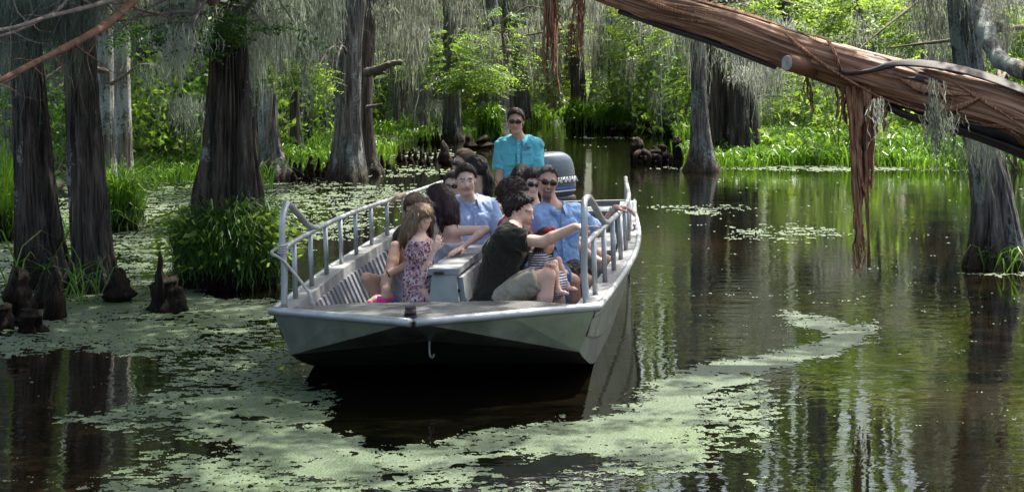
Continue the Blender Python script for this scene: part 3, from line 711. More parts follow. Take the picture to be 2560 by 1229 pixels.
s_ = np.concatenate([[0], np.cumsum(np.linalg.norm(np.diff(P4[:, :3], axis=0), axis=1))])
th = np.arange(SEG) * 2 * math.pi / SEG
rd = (fbm(np.cos(th)[None] * 9, np.sin(th)[None] * 9, s_[:, None] * 0.9, 71, 4) - .5); rd = np.sign(rd) * np.abs(rd * 2) ** .6 * .5
lp = (fbm(np.cos(th)[None] * 1.2, np.sin(th)[None] * 1.2, s_[:, None] * 1.3, 72, 3) - .5)
step = np.where(fbm(np.cos(th)[None] * 1.7, np.sin(th)[None] * 1.7, s_[:, None] * 0.8, 73, 3) > 0.55, 0.014, 0.0)   # plates of bark still on
lr = P4[:, 3:4] * (1 + 0.26 * lp) + 0.018 * rd + step
dirs = np.cos(th)[None, :, None] * Nn[:, None] + np.sin(th)[None, :, None] * Bn[:, None]
V = P4[:, None, :3] + lr[..., None] * dirs
lc = np.stack([np.cos(th)[None] * 0.25 + 0 * lr, np.sin(th)[None] * 0.25 + 0 * lr, s_[:, None] + 0 * lr], -1).reshape(-1, 3)
def with_lc(m, lc):
    a = m.attributes.new('lc', 'FLOAT_VECTOR', 'POINT'); a.data.foreach_set('vector', np.asarray(lc, np.float32).ravel()); return m
lb0 = np.array([P4[0, 0], P4[0, 1], 0.0])
LOGT = thing('leaning_cypress', 'leaning cypress trunk arching over the water with peeling red bark', 'tree', lb0)
obj('trunk', with_lc(mesh_np('trunk', V.reshape(-1, 3) - lb0, grid_quads(220, SEG, True), None, True), lc), M['log'], LOGT)
for k, (x, y, z0, z1, rd_, nc) in enumerate([(2.4, 18.2, 6.2, 9, 4.0, 52), (0.4, 14.2, 6.2, 9, 3.8, 66), (-2.8, 13.6, 6.2, 9, 3.6, 95)]):  # unseen leaf masses added overhead to shade the boat and foreground
    Vc, Qc, _ = crown_np(z0, z1, rd_, nc, 10, 0.55, 11, 0.15, 0.04, 88 + k)
    obj('crown', mesh_np('crown', Vc + np.array([x, y, 0]) - lb0, Qc), M['leaf_dark'], LOGT)
def log_pt(px, ang, lift=0.0):
    """point on the log above photo column px, ang: 0 = towards the camera, 90 = top, -90 = underside"""
    pxs_ = 1280 + F * P4[:, 0] / P4[:, 1]
    o = np.argsort(pxs_); i = np.interp(px, pxs_[o], np.arange(220)[o])
    c = np.array([np.interp(i, np.arange(220), P4[:, k]) for k in range(4)])
    tn = np.array([np.interp(i, np.arange(220), Tn[:, k]) for k in range(3)])
    up = unit(np.array([0, 0, 1.0]) - tn * tn[2]); fr = unit(np.cross(up, tn)); fr = fr if fr[1] < 0 else -fr
    a = R(ang); d = fr * math.cos(a) + up * math.sin(a)
    return c[:3] + d * (c[3] * 1.04 + lift), d, tn
def ribbon(mb, P, W, Nrm, th_=0.006, curl=0.0):
    P = np.asarray(P, float); Tt = np.gradient(P, axis=0); Tt = unit(Tt); Nrm = np.broadcast_to(np.asarray(Nrm, float), P.shape)
    S = unit(np.cross(Tt, Nrm)); W = np.broadcast_to(np.asarray(W, float), (len(P),))[:, None] / 2
    n_ = unit(np.cross(S, Tt)) * th_
    rows = np.stack([P - S * W + n_ * curl * 2, P - S * W * .5 + n_ * .6, P + n_, P + S * W * .5 + n_ * .6, P + S * W + n_ * curl * 2, P + S * W * .5 - n_ * .5, P - n_, P - S * W * .5 - n_ * .5], 1)
    mb.add(rows.reshape(-1, 3), grid_quads(len(P), 8, True), [[j * 0, j, j + 1] for j in range(1, 7)])
def log_ribbon(keys, W, mat, name='peeled_bark', th_=0.008):
    K = [log_pt(*k) for k in keys]; n_ = 40
    P = spline([k[0] for k in K], n_); Nr = unit(spline([k[1] for k in K], n_)); Wd = np.interp(np.linspace(0, 1, n_), np.linspace(0, 1, len(W)), W)
    mb = MB(); ribbon(mb, P, Wd, Nr, th_); mb.build(name, M[mat], LOGT, True, lb0)
log_ribbon([(1930, 95, .01), (2000, 70, .03), (2050, 55, .05), (2080, 20, .03), (2110, -12, .012), (2170, 10, .03), (2240, 42, .05)], [.01, .03, .035, .03, .03, .035, .04], 'fibre', th_=.003)
log_ribbon([(2090, 8, .022), (2110, -12, .020), (2170, 10, .038), (2240, 42, .06), (2340, 62, .06), (2440, 68, .06), (2560, 64, .05), (2680, 70, .02)], [.006, .02, .03, .07, .13, .15, .13, .03], 'ribbon_dark', th_=.003)
log_ribbon([(1945, 60, .01), (1980, 30, .015), (2040, 0, .02), (2120, -25, .02), (2230, -45, .02), (2340, -48, .02), (2400, -20, .02), (2460, 20, .02)], [.02, .03, .03, .025, .02, .025, .06, .02], 'fibre')
log_ribbon([(2250, 15, .01), (2300, 5, .02), (2360, 8, .025), (2430, 20, .01)], [.01, .07, .06, .01], 'fibre', th_=.003)
log_ribbon([(1560, 30, .005), (1660, 10, .015), (1760, 5, .01)], [.01, .05, .01], 'fibre')
log_ribbon([(1700, 80, .01), (1780, 70, .02), (1880, 75, .02), (1960, 85, .01)], [.02, .07, .08, .02], 'fibre')
rs = np.random.default_rng(311)
for k in range(16):
    x0 = rs.uniform(1480, 2540); a0 = rs.uniform(-65, 85); ln = rs.uniform(60, 260); tw = rs.normal() * 30
    log_ribbon([(x0 + ln * f_, a0 + tw * f_, .004 + .02 * math.sin(f_ * 3.1) * rs.random()) for f_ in (0, .33, .66, 1)], [.004, rs.uniform(.012, .04), rs.uniform(.012, .05), .004], 'fibre' if rs.random() < .75 else 'ribbon_dark', th_=.003)
# broken ledge of dead bark under the log
log_ribbon([(2230, -70, .02), (2290, -75, .05), (2380, -72, .06), (2480, -70, .07), (2600, -70, .06), (2720, -75, .02)], [.02, .16, .2, .24, .24, .05], 'ribbon_dark', th_=0.03)
log_ribbon([(1560, -75, .01), (1680, -70, .03), (1800, -75, .03), (1960, -78, .02)], [.02, .10, .09, .03], 'ribbon_dark', th_=0.02)
p, d, tn = log_pt(2010, -30); q = p + np.array([-.115, -.075, .012]); sdr = unit(q - p)
mb = MB(); mb.tube([p - sdr * .12, p + sdr * .02, q], [.10, .072, .064], 22); mb.build('branch_stub', M['log'], LOGT, True, lb0)
mb = MB(); mb.tube([q - sdr * .002, q + sdr * .006], [.062, .057], 22); mb.build('cut_face', M['wood_cut'], LOGT, False, lb0)
for k, (pa, pb, rr_, off) in enumerate([(2215, 2760, .095, .12), (1560, 1990, .06, .09)]):
    cc = np.array([log_pt(x, -82, -rr_ * .55)[0] for x in np.linspace(pa, pb, 40)]); rad_ = rr_ * np.sin(np.linspace(.12, 3.02, 40)) ** .6
    Vx, Qx, _ = tube_np(cc, rad_, 26, False); nn = fbm(Vx[:, 0] * 7, Vx[:, 1] * 7, Vx[:, 2] * 7, 90 + k, 4) - .5
    ctr = np.repeat(cc, 26, 0); Vx = ctr + (Vx - ctr) * (1 + 1.1 * nn)[:, None]
    mb = MB(); mb.add(Vx, Qx); mb.build('dead_bark_ledge', M['ribbon_dark'], LOGT, True, lb0)
for px, a in ((1968, 42), (2236, 30), (2338, 75)):
    p, d, tn = log_pt(px, a, -.01); mb = MB(); mb.tube([p - d * .01, p + d * .012], [.035, .028], 14); mb.build('knot_hole', M['ribbon_dark'], LOGT, False, lb0)
def bark_strip(px, ytop, ybot, w0, w1, Y, n_, seed, name='hanging_bark', fr=0.5):
    rs = np.random.default_rng(seed + 40); mb = MB(); a, b = at(px, ytop, Y), at(px, ybot, Y)
    for i in range(n_):
        o = (rs.random() - .5); l = 1.0 if i < 2 else rs.uniform(0.35, 1.0)
        k = 14; t_ = np.linspace(0, l, k)[:, None]
        wv = np.cumsum(rs.normal(size=(k, 3)) * np.array([.008, .008, 0]), 0)
        P = a + (b - a) * t_ + np.array([o, (rs.random() - .5) * .6, 0]) * (w0 + (w1 - w0) * t_) + wv
        if rs.random() < 0.3: P[k // 2:, 0] += (rs.random() - .5) * 0.12 * np.linspace(0, 1, k - k // 2) ** 2
        an = rs.normal() * .5
        ribbon(mb, P, np.linspace(1, .35, k) * (w0 + w1) / 2 * rs.uniform(.25, fr), [math.sin(an), -math.cos(an), 0], 0.007, rs.uniform(-1.5, 1.5))
    mb.build(name, M['fibre'], LOGT, True, lb0)
bark_strip(2152, 215, 668, .21, .09, 13.45, 26, 1, fr=.65)
bark_strip(2146, 560, 692, .06, .02, 13.45, 5, 7)
bark_strip(1378, -70, 190, .11, .07, 14.2, 14, 2)
bark_strip(1390, -70, 235, .05, .03, 14.2, 6, 12)
bark_strip(1448, -60, 130, .08, .06, 14.1, 10, 3)
bark_strip(1440, 60, 165, .07, .02, 14.1, 5, 13)
bark_strip(2022, 180, 285, .04, .03, 13.5, 5, 4)
bark_strip(2105, 200, 310, .07, .05, 13.5, 7, 5)
bark_strip(2200, 240, 330, .14, .05, 13.4, 8, 6)
tl = (LOGT, lb0[0], lb0[1], lb0)
curtain(2300, 2370, 285, 130, 13.2, 7, 'moss', .006, 77, .07, 40, tl)
curtain(2322, 2345, 300, 330, 13.2, 2, 'moss', .006, 78, .03, 26, tl)
curtain(2190, 2205, 250, 130, 13.4, 2, 'moss_pale', .006, 79, .03, 30, tl)

# ---- bare drooping limb of the big cypress across the upper left
rb = TREES[0]
def px_limb(rows, parent, mat, name='limb', n=10, twig=0, seed=0):
    P4 = spline(px_path(rows, 0), 26); mb = MB(); mb.tube(P4[:, :3], P4[:, 3] * (1 + .12 * np.sin(np.arange(26) * 1.7)), n)
    rs = np.random.default_rng(seed + 3000)
    for i in range(twig):
        q = rs.integers(3, 24); d2 = unit(np.array([rs.normal(), rs.normal() * .5, rs.normal() * .7 - .2])); l2 = rs.uniform(.15, .5); t2 = np.linspace(0, 1, 7)[:, None]
        P2 = P4[q, :3] + d2 * l2 * t2 + np.cumsum(rs.normal(size=(7, 3)) * .03, 0) * t2
        mb.tube(P2, P4[q, 3] * .35 * (1 - .85 * t2[:, 0]), 5)
    mb.build(name, M[mat], parent[0], True, parent[3])
px_limb([(572, -120, 60, 17.2), (470, -90, 34, 16.0), (360, -25, 26, 14.5), (290, 45, 22, 13.6), (200, 100, 19, 12.8), (110, 145, 16, 12.0), (0, 200, 14, 11.2), (-140, 260, 9, 10.5)], rb, 'twig_red', twig=16, seed=1)
px_limb([(340, -20, 14, 14.2), (230, 15, 12, 13.2), (120, 42, 11, 12.4), (20, 72, 10, 11.8), (-120, 90, 7, 11.2)], rb, 'twig', twig=12, seed=2)
px_limb([(180, -30, 10, 12.9), (150, 20, 9, 12.7), (60, 70, 8, 12.2), (-30, 100, 6, 11.7)], rb, 'twig', twig=8, seed=3)
px_limb([(574, 80, 40, 17.2), (540, 20, 30, 17.0), (510, -60, 26, 16.9)], rb, 'twig_red', seed=4)
px_limb([(576, 70, 40, 17.1), (610, 20, 28, 16.9), (660, -40, 24, 16.6)], rb, 'twig', twig=4, seed=5)
px_limb([(560, 40, 12, 17), (470, 30, 9, 16.6), (380, 38, 6, 16.4), (330, 45, 3, 16.3)], rb, 'twig', twig=10, seed=6)
px_limb([(278, 210, 10, 22.6), (310, 190, 8, 22), (355, 162, 7, 21.6), (410, 172, 3, 21.4)], TREES[3], 'twig', twig=3, seed=7)
px_limb([(915, 182, 24, 32), (950, 172, 20, 31.6), (975, 160, 16, 31.4), (1005, 155, 12, 31.2)], TREES[6], 'twig', twig=4, seed=8)
px_limb([(920, 182, 10, 32), (945, 184, 9, 31.8), (962, 182, 6, 31.6)], TREES[6], 'twig', seed=9)
px_limb([(918, 268, 10, 32.2), (935, 265, 8, 32), (955, 260, 5, 31.9)], TREES[6], 'twig', seed=10)
tg = next(q for q in TREES if 'captain' in q[0]['label'])
px_limb([(1240, 125, 16, 45), (1262, 128, 14, 44.6), (1290, 132, 12, 44.4), (1300, 112, 10, 44.3), (1320, 112, 6, 44)], tg, 'twig', twig=4, seed=11)
px_limb([(1235, 110, 14, 45), (1195, 60, 9, 44.5), (1170, 20, 6, 44)], tg, 'twig', twig=4, seed=12)
px_limb([(1245, 120, 8, 45), (1290, 95, 6, 44.3), (1360, 80, 4, 44)], tg, 'twig', twig=4, seed=13)
tr_ = next(q for q in TREES if 'right edge' in q[0]['label'])
px_limb([(2600, 205, 42, 17.0), (2550, 175, 44, 17.2), (2500, 150, 42, 17.6), (2478, 110, 44, 17.8), (2462, 70, 48, 18.0), (2450, 20, 50, 18.2), (2440, -40, 52, 18.4)], tr_, 'bark_pale', seed=14, n=14)
px_limb([(2560, 68, 12, 20), (2470, 80, 10, 20.2), (2380, 100, 9, 20.4), (2300, 110, 7, 20.6), (2220, 120, 3, 20.8)], tr_, 'twig', twig=6, seed=15)
px_limb([(2300, 0, 8, 24), (2230, 55, 6, 23.6), (2180, 95, 4, 23.4), (2140, 130, 2, 23.2)], tr_, 'twig', twig=6, seed=16)
# ================================================================ undergrowth, knees, stumps, far wood
BUSH = []
for i in range(5):
    rs = np.random.default_rng(700 + i); mb = MB(); n_ = 950
    cl = rs.normal(size=(26, 3)) * np.array([.5, .5, .42]) + np.array([0, 0, .85]); cl[:, 2] = np.clip(cl[:, 2], .2, 2)
    C = cl[rs.integers(26, size=n_)] + rs.normal(size=(n_, 3)) * .17
    C[:, 2] = np.abs(C[:, 2])
    V, Q = leaves(C, rs.normal(size=(n_, 3)) + np.array([0, 0, -.1]), .10 + .09 * rs.random(n_), .05 + .035 * rs.random(n_), rs)
    ms = MB()
    for j in range(9):
        e = cl[j] ; ms.tube(spline([[rs.normal() * .08, rs.normal() * .08, -.05], e * [.5, .5, .55], e], 6), np.linspace(.018, .005, 6), 5)
    BUSH.append((mesh_np('foliage', V, Q), mesh_np('stems', np.concatenate(ms.V), np.concatenate(ms.Q), np.concatenate(ms.T))))
def bush(px, py, s, label, group=None, k=None, mat='leaf_bush', sz=1.0, Y=None):
    Y = Y or gY(py); X = (px - 1280) * Y / F; k = k if k is not None else int(rng.integers(5))
    r_ = thing('shrub', label, 'shrub', (X, Y, max(0.0, float(bank_z(np.array(X), np.array(Y))))), group)
    r_.scale = (s, s, s * sz); r_.rotation_euler = (0, 0, rng.random() * 6.283)
    obj('foliage', BUSH[k][0], M[mat], r_); obj('stems', BUSH[k][1], M['twig'], r_)
bush(400, 428, 1.5, 'bright lime leafy shrub between the pale twin trunks and big cypress', k=0, sz=1.15)
bush(455, 432, 1.2, 'darker green shrub touching the left side of the big cypress', k=1, mat='leaf_dark')
bush(355, 440, 1.0, 'low green shrub at the foot of the pale lichen trunk', k=2)
bush(150, 452, 1.2, 'dim green shrub seen between the two dark left cypresses', k=3, mat='leaf_dark')
bush(1700, 345, 1.5, 'lime green shrub left of the slim grey shore cypress', k=4)
bush(1640, 325, 1.6, 'pale green shrub behind the thin trunk with swollen foot', k=0)
bush(2540, 424, 1.6, 'leafy shrub at the right edge behind the shaggy cypress', k=1)
bush(2110, 405, 1.2, 'leafy shrub behind the hanging red bark strip', k=2)
rs = np.random.default_rng(15); cnt = 0
for i in range(900):
    if cnt >= 52: break
    px = rs.uniform(-500, 3000); Y = 36 + 42 * rs.random(); X = (px - 1280) * Y / F
    d = float(bank_d(np.array(X), np.array(Y)))
    if d < 0.8 or d > 22: continue
    nt_ = near_tree(X, Y)
    sz_ = rs.uniform(0.55, 1.15); lab = '%s shrub %s the %s' % ('tall leafy' if sz_ > .95 else 'leafy' if sz_ > .75 else 'small leafy', 'left of' if X < nt_[1] - 1.0 else 'right of' if X > nt_[1] + 1.0 else 'behind' if Y > nt_[2] else 'in front of', ' '.join(nt_[0]['label'].split()[:9]))
    bush(px, 0, sz_ * (Y / 45) ** .4, lab, 'shrubs of the bank thicket', mat='leaf_bush' if px > 860 or rs.random() < .4 else 'leaf_dark', Y=Y)
    cnt += 1
# ---- far wood as one mass of leaves behind the trunks
rs = np.random.default_rng(16); n_ = 30000
px = rs.uniform(-1200, 3800, n_); Y = rs.uniform(80, 135, n_); X = (px - 1280) * Y / F
z = np.abs(rs.normal(size=n_)) * np.where(px > 1650, 3.2, 5.0)
kp = fbm(X * .22, z * .3, Y * .08, 31, 4) > 0.42 + 0.02 * z
kp &= rs.random(n_) < np.where(z < 4, 1.0, 0.75)
C = np.stack([X, Y, z], -1)[kp]
V, Q = leaves(C, rs.normal(size=C.shape) * [1, 1, .5], .25 + .3 * rs.random(len(C)), .10 + .10 * rs.random(len(C)), rs)
tag(obj('far_wood', mesh_np('far_wood', V, Q), M['leaf_bush']), 'sunlit green wood far behind the trunks', None, kind='stuff')

# ---- cypress knees and stumps
KNEE = []
for i in range(6):
    rs = np.random.default_rng(800 + i)
    t_ = np.linspace(0, 1, 9); rr = .10 * (1 - t_) ** .75 + .028 + .02 * rs.normal(size=9) * (1 - t_)
    rr = np.abs(rr); rr[-1] = .012
    P4 = np.column_stack([np.cumsum(rs.normal(size=9) * .012), np.cumsum(rs.normal(size=9) * .012), t_ * 1.06 - .06, rr])
    V, Q = trunk_np(P4, 16, 16, .25, .3, .010, 810 + i, 3.0)
    V = np.concatenate([V, P4[-1:, :3] + [0, 0, .01]]); n0 = 15 * 16
    KNEE.append(mesh_np('knee', V, Q, [[n0 + j, n0 + (j + 1) % 16, 256] for j in range(16)], True))
    KNEE[-1].materials.append(M['knee'])
STUMP = []
for i in range(5):
    rs = np.random.default_rng(860 + i); t_ = np.linspace(0, 1, 9); rr = .105 * (1 - .42 * t_ ** .8) * (1 + .10 * rs.normal(size=9)); rr[-1] *= .6
    P4 = np.column_stack([np.cumsum(rs.normal(size=9) * .012), np.cumsum(rs.normal(size=9) * .012), t_ * 1.0 - .06, rr])
    V, Q = trunk_np(P4, 28, 30, .34, .5, .022, 870 + i, 4.0, .12)
    top_ = V[29 * 28:]; V[27 * 28:, 2] += np.tile(.16 * (fbm(np.cos(np.arange(28) * .2244) * 2.2, np.sin(np.arange(28) * .2244) * 2.2, 0, 880 + i) - .5), 3)
    V = np.concatenate([V, [P4[-1, :3] - [0, 0, .05]]]); n0 = 29 * 28
    STUMP.append(mesh_np('stump', V, Q, [[n0 + j, n0 + (j + 1) % 28, 30 * 28] for j in range(28)], True)); STUMP[-1].materials.append(M['knee'])
def knee(px, py, ht_px, w=1.0, label=None, group=None, k=None, name='cypress_knee'):
    Y = gY(py); X = (px - 1280) * Y / F; h_ = ht_px * Y / F
    o = obj(name, STUMP[int(rng.integers(5))] if name == 'stump' else KNEE[int(rng.integers(6)) if k is None else k])
    o.location = (X, Y, 0); ws = w * (.6 + .4 * h_ / .5) * (1.0 if label else .62); o.scale = (ws, ws, h_); o.rotation_euler = (rng.normal() * .06, rng.normal() * .06, rng.random() * 6.283)
    tag(o, label or ('dark pointed knee in the dense row left of the tall grey cypress foot' if px < 850 else 'dark pointed knee in the far clump below the bright green branch' if py < 365 else 'dark pointed knee in the loose group right of the tall grey cypress'), 'cypress knee', group or ('cypress knees along the left bank' if label is None else None))
for (x, y, h_) in [(955, 420, 34), (968, 421, 22), (948, 424, 16), (1001, 406, 34), (1012, 407, 20), (1022, 404, 30), (1032, 410, 14), (1052, 415, 42), (1060, 412, 30), (1070, 414, 34), (1042, 398, 22),
                   (1088, 402, 30), (1098, 399, 20), (1110, 404, 16), (1140, 392, 14), (1072, 392, 18), (1130, 372, 10), (1052, 360, 18), (1066, 362, 24), (1080, 358, 22), (1095, 360, 28), (1104, 357, 20), (1118, 361, 26), (1060, 350, 16), (1088, 348, 34), (1108, 347, 18),
                   (705, 440, 30), (722, 442, 46), (738, 438, 34), (752, 444, 40), (768, 440, 52), (781, 445, 34), (795, 440, 46), (808, 446, 28), (818, 442, 38), (762, 448, 24), (735, 448, 20), (800, 450, 16), (935, 398, 16), (925, 430, 26), (1010, 388, 18), (1030, 380, 14)]:
    knee(x, y, h_, rng.uniform(.8, 1.25))
knee(1122, 415, 66, 1.1, 'tallest single knee in open water left of the captain')
knee(1175, 372, 38, 1.5, 'broad knee tufted with grass left of the captain')
knee(1210, 372, 34, 2.2, 'stumpy dark root knob at the foot of the tree behind the captain')
for (x, y, h_, wd_, lab) in [(38, 806, 140, 1.5, 'tall knobbly stump at the lower left edge'), (92, 828, 62, 1.7, 'short squat stump in front of the tall knobbly ones on the left'), (128, 795, 120, 1.1, 'tall narrow stump right of the squat one on the left'),
                            (62, 812, 42, 1.0, 'small stub squeezed between the left stumps'), (280, 752, 54, 1.2, 'small knee at the foot of the straight dark cypress'), (305, 752, 84, 1.2, 'taller knee of the pair at the foot of the straight dark cypress'),
                            (405, 778, 150, .5, 'thin black spike standing behind the lone stump'), (425, 778, 92, 2.1, 'lone split stump in the duckweed left of the boat'), (445, 775, 60, 1.3, 'stub leaning on the right of the lone split stump'), (5, 820, 60, 1.4, 'stump cut by the left edge of the picture'), (98, 770, 100, .7, 'slim knee between the knobbly stumps on the left')]:
    knee(x, y, h_, wd_, lab, 'stumps and knees in the left foreground', name='stump' if wd_ > 1.3 else 'cypress_knee')
for (x, y, h_, wd_, lab) in [(1605, 408, 70, 1.9, 'tall twisted stump of the root group right of the boat rail'), (1630, 408, 44, 1.6, 'lumpy middle stump of the root group right of the boat rail'), (1662, 405, 48, 1.7, 'broad low stump at the right end of the root group'), (1592, 410, 30, 1.2, 'small root knob at the left end of the root group'),
                            (1700, 398, 60, 1.3, 'dark grassy stump beside the slim grey shore cypress'), (1712, 360, 60, 1.5, 'dark stump in the grass behind the slim shore cypress'), (1565, 332, 20, 1.6, 'pale root knob on the far channel edge'), (1615, 328, 30, 1.8, 'dark knob on the far channel edge under the shrubs'), (1530, 333, 16, 1.4, 'low root knob beside the far islet')]:
    knee(x, y, h_, wd_, lab, name='stump')
# arching prop roots of the root group
for i, (x0, x1, yt, yb) in enumerate([(1600, 1588, 380, 412), (1608, 1622, 378, 412), (1634, 1648, 392, 410), (1660, 1676, 388, 408)]):
    Y = gY(410); mb = MB(); a, b = at(x0, yt, Y), at(x1, yb + 4, Y - .15)
    mb.tube(spline([a, (a + b) / 2 + [(x1 - x0) * .004, -.08, .08], b], 10), np.linspace(.07, .04, 10), 8)
    tag(mb.build('root', M['bark_dark'], None, True), ['root bending down left of the tall twisted stump', 'root bending down right of the tall twisted stump', 'root spreading from the lumpy middle stump', 'root at the right end of the root group'][i], 'root')

# ---- tussocks round the trunks: root mass, grass, broad leaves
def tussock(tree_, px, py, rx_px, h_m, label, nb, hb, seed, broad=0, mat='grass_dk', bend=(.7, 1.25), wd=.012):
    rs = np.random.default_rng(seed + 1200); Y = gY(py); X = (px - 1280) * Y / F; rx = rx_px * Y / F
    r_ = thing('grass_tussock', label, 'tussock', (X, Y, 0))
    P4 = np.array([[0, 0, -.15, rx * .80], [0, 0, h_m * .3, rx * .78], [0, 0, h_m * .7, rx * .80], [0, 0, h_m, rx * .55], [0, 0, h_m * 1.05, rx * .2]])
    V, Q = trunk_np(P4, 72, 26, .30, 2, .10, seed, 6.0, .12); obj('root_mass', mesh_np('root_mass', V, Q, None, True), M['knee'], r_)
    nr = int(nb * .22); a = rs.random(nr) * 6.283; q = rs.uniform(.72, 1.0, nr)
    V, Q = strands(np.stack([np.cos(a) * rx * q, np.sin(a) * rx * q, h_m * rs.uniform(.55, 1.0, nr)], -1), h_m * rs.uniform(.3, .95, nr), np.full(nr, wd * .9), rs)
    tag(obj('hanging_roots', mesh_np('hanging_roots', V, Q), M['knee'], r_), kind='stuff')
    a = rs.random(nb) * 6.283; q = rs.uniform(.2, 1.05, nb); cl = .55 + .9 * fbm(np.cos(a) * 3, np.sin(a) * 3, q * 4, seed, 2)
    b = np.stack([np.cos(a) * rx * q, np.sin(a) * rx * q, h_m * (1.05 - .55 * q ** 3) - .02], -1)
    V, Q, T = blades(b, hb * cl * (.35 + 1.0 * rs.random(nb)), wd * (.5 + .9 * rs.random(nb)), rs.uniform(*bend, nb) * rs.uniform(.4, 1.1, nb), a + rs.normal(size=nb) * .9, rs.random(nb) * 6.283)
    tag(obj('grass', mesh_np('grass', V, Q, T), M[mat], r_), kind='stuff')
    nh = int(nb * .35); a = rs.random(nh) * 6.283; q = rs.uniform(.80, 1.06, nh)
    V, Q = strands(np.stack([np.cos(a) * rx * q, np.sin(a) * rx * q, h_m * rs.uniform(.6, 1.05, nh)], -1), h_m * rs.uniform(.25, .9, nh) * (.4 + fbm(np.cos(a) * 3, np.sin(a) * 3, 0, seed + 4, 2)), wd * rs.uniform(.6, 1.3, nh), rs)
    tag(obj('drooping_grass', mesh_np('drooping_grass', V, Q), M[mat], r_), kind='stuff')
    if broad:
        a = rs.random(broad) * 6.283; q = rs.uniform(.5, 1.45, broad)
        C = np.stack([np.cos(a) * rx * q, np.sin(a) * rx * q, h_m * rs.uniform(.5, 1.7, broad)], -1)
        V, Q = leaves(C, np.stack([np.cos(a), np.sin(a), rs.normal(size=broad) * .5 - .1], -1), rs.uniform(.06, .15, broad), rs.uniform(.025, .055, broad), rs)
        obj('broad_leaves', mesh_np('broad_leaves', V, Q), M['leaf_bush'], r_)
tussock(None, 572, 712, 124, .44, 'big tussock of drooping grass and leaves round the big cypress', 3000, .40, 1, 620)
tussock(None, 300, 575, 52, .42, 'grassy root clump at the foot of the pale twin trunks', 700, .45, 2, 40, mat='grass')
tussock(None, 1460, 326, 46, .5, 'grassy islet under the shaggy cypress behind the motor', 700, .36, 3, 60, mat='grass', bend=(.2, .9), wd=.04)
tussock(None, 1535, 326, 26, .35, 'small grassy hump under the mossy trunk on the far channel edge', 300, .36, 4, 0, mat='grass', bend=(.2, .9), wd=.04)
tussock(None, 1225, 352, 28, .5, 'overhanging grass clump at the tree behind the captain', 400, .42, 5, 40, mat='grass', bend=(.3, 1), wd=.035)
tussock(None, 1670, 334, 30, .4, 'round grassy hump under the thin trunk with swollen foot', 360, .36, 6, 0, mat='grass', bend=(.2, .9), wd=.035)
tussock(None, -10, 600, 60, .4, 'bright grass clump cut by the left edge', 500, .7, 7, 30, mat='grass', bend=(.4, 1.2))
tussock(None, 1610, 322, 60, .35, 'wide fresh green sedge clump on the far channel edge', 560, .45, 8, 0, mat='grass', bend=(.2, .8), wd=.04)
# arching strappy plants on the right shore
rs = np.random.default_rng(44); n_ = 420
px = rs.uniform(1780, 2620, n_); py = rs.uniform(372, 416, n_); Y = F * H / (py - YH); X = (px - 1280) * Y / F
C = np.stack([X, Y, np.maximum(bank_z(X, Y), 0)], -1); C = C[bank_d(X, Y) > -.6]
V, Q, T = tufts(C, 10, np.full(len(C), .42), np.full(len(C), .038), np.full(len(C), .10), (.6, 1.3))
tag(obj('strap_leaf_plants', mesh_np('strap_leaf_plants', V, Q, T), M['grass']), 'arching strap leaved water plants massed on the right shore', None, kind='stuff')
# loose blades by the left trees
for i, (px, py, n_, h_, lab) in enumerate([(225, 742, 26, .5, 'small arching grass tuft at the foot of the straight dark cypress'), (70, 720, 8, .9, 'long single grass leaves bending over the left stumps'), (215, 590, 60, .4, 'fresh green weeds between the two dark left cypresses'), (2490, 668, 30, .35, 'thin grass blades at the foot of the right edge cypress'), (660, 470, 60, .6, 'weeds in the water right behind the big cypress')]):
    Y = gY(py); c = np.array([[(px - 1280) * Y / F, Y - .3, 0.0]])
    V, Q, T = tufts(c, n_, np.array([h_]), np.array([.016]), np.array([.22]), (.7, 1.3))
    tag(obj('grass_tuft', mesh_np('grass_tuft', V, Q, T), M['grass']), lab, 'grass')


for (px, py, ln, an, lab) in [(612, 1042, .16, -60, 'long green leaf floating on the duckweed below the stump'), (700, 1003, .15, -55, 'narrow green leaf floating on the duckweed near the bow shadow'), (735, 905, .12, -20, 'small green blade floating beside the left bow corner'), (880, 1200, .14, 20, 'thin green blade floating at the bottom edge')]:
    x, y = gnd(px, py); a = R(an); d_ = np.array([math.cos(a), math.sin(a), 0]); n__ = np.array([-d_[1], d_[0], 0]); P = np.array([x, y, .006]) + np.outer(np.linspace(-.5, .5, 8) * ln, d_) + np.outer(np.sin(np.linspace(0, 3.1, 8)) * .012, [0, 0, 1])
    mb = MB(); ribbon(mb, P, .022 * np.sin(np.linspace(.15, 3.0, 8)), [0, 0, 1], .001); tag(mb.build('floating_leaf', M['grass'], None, True), lab, 'leaf')
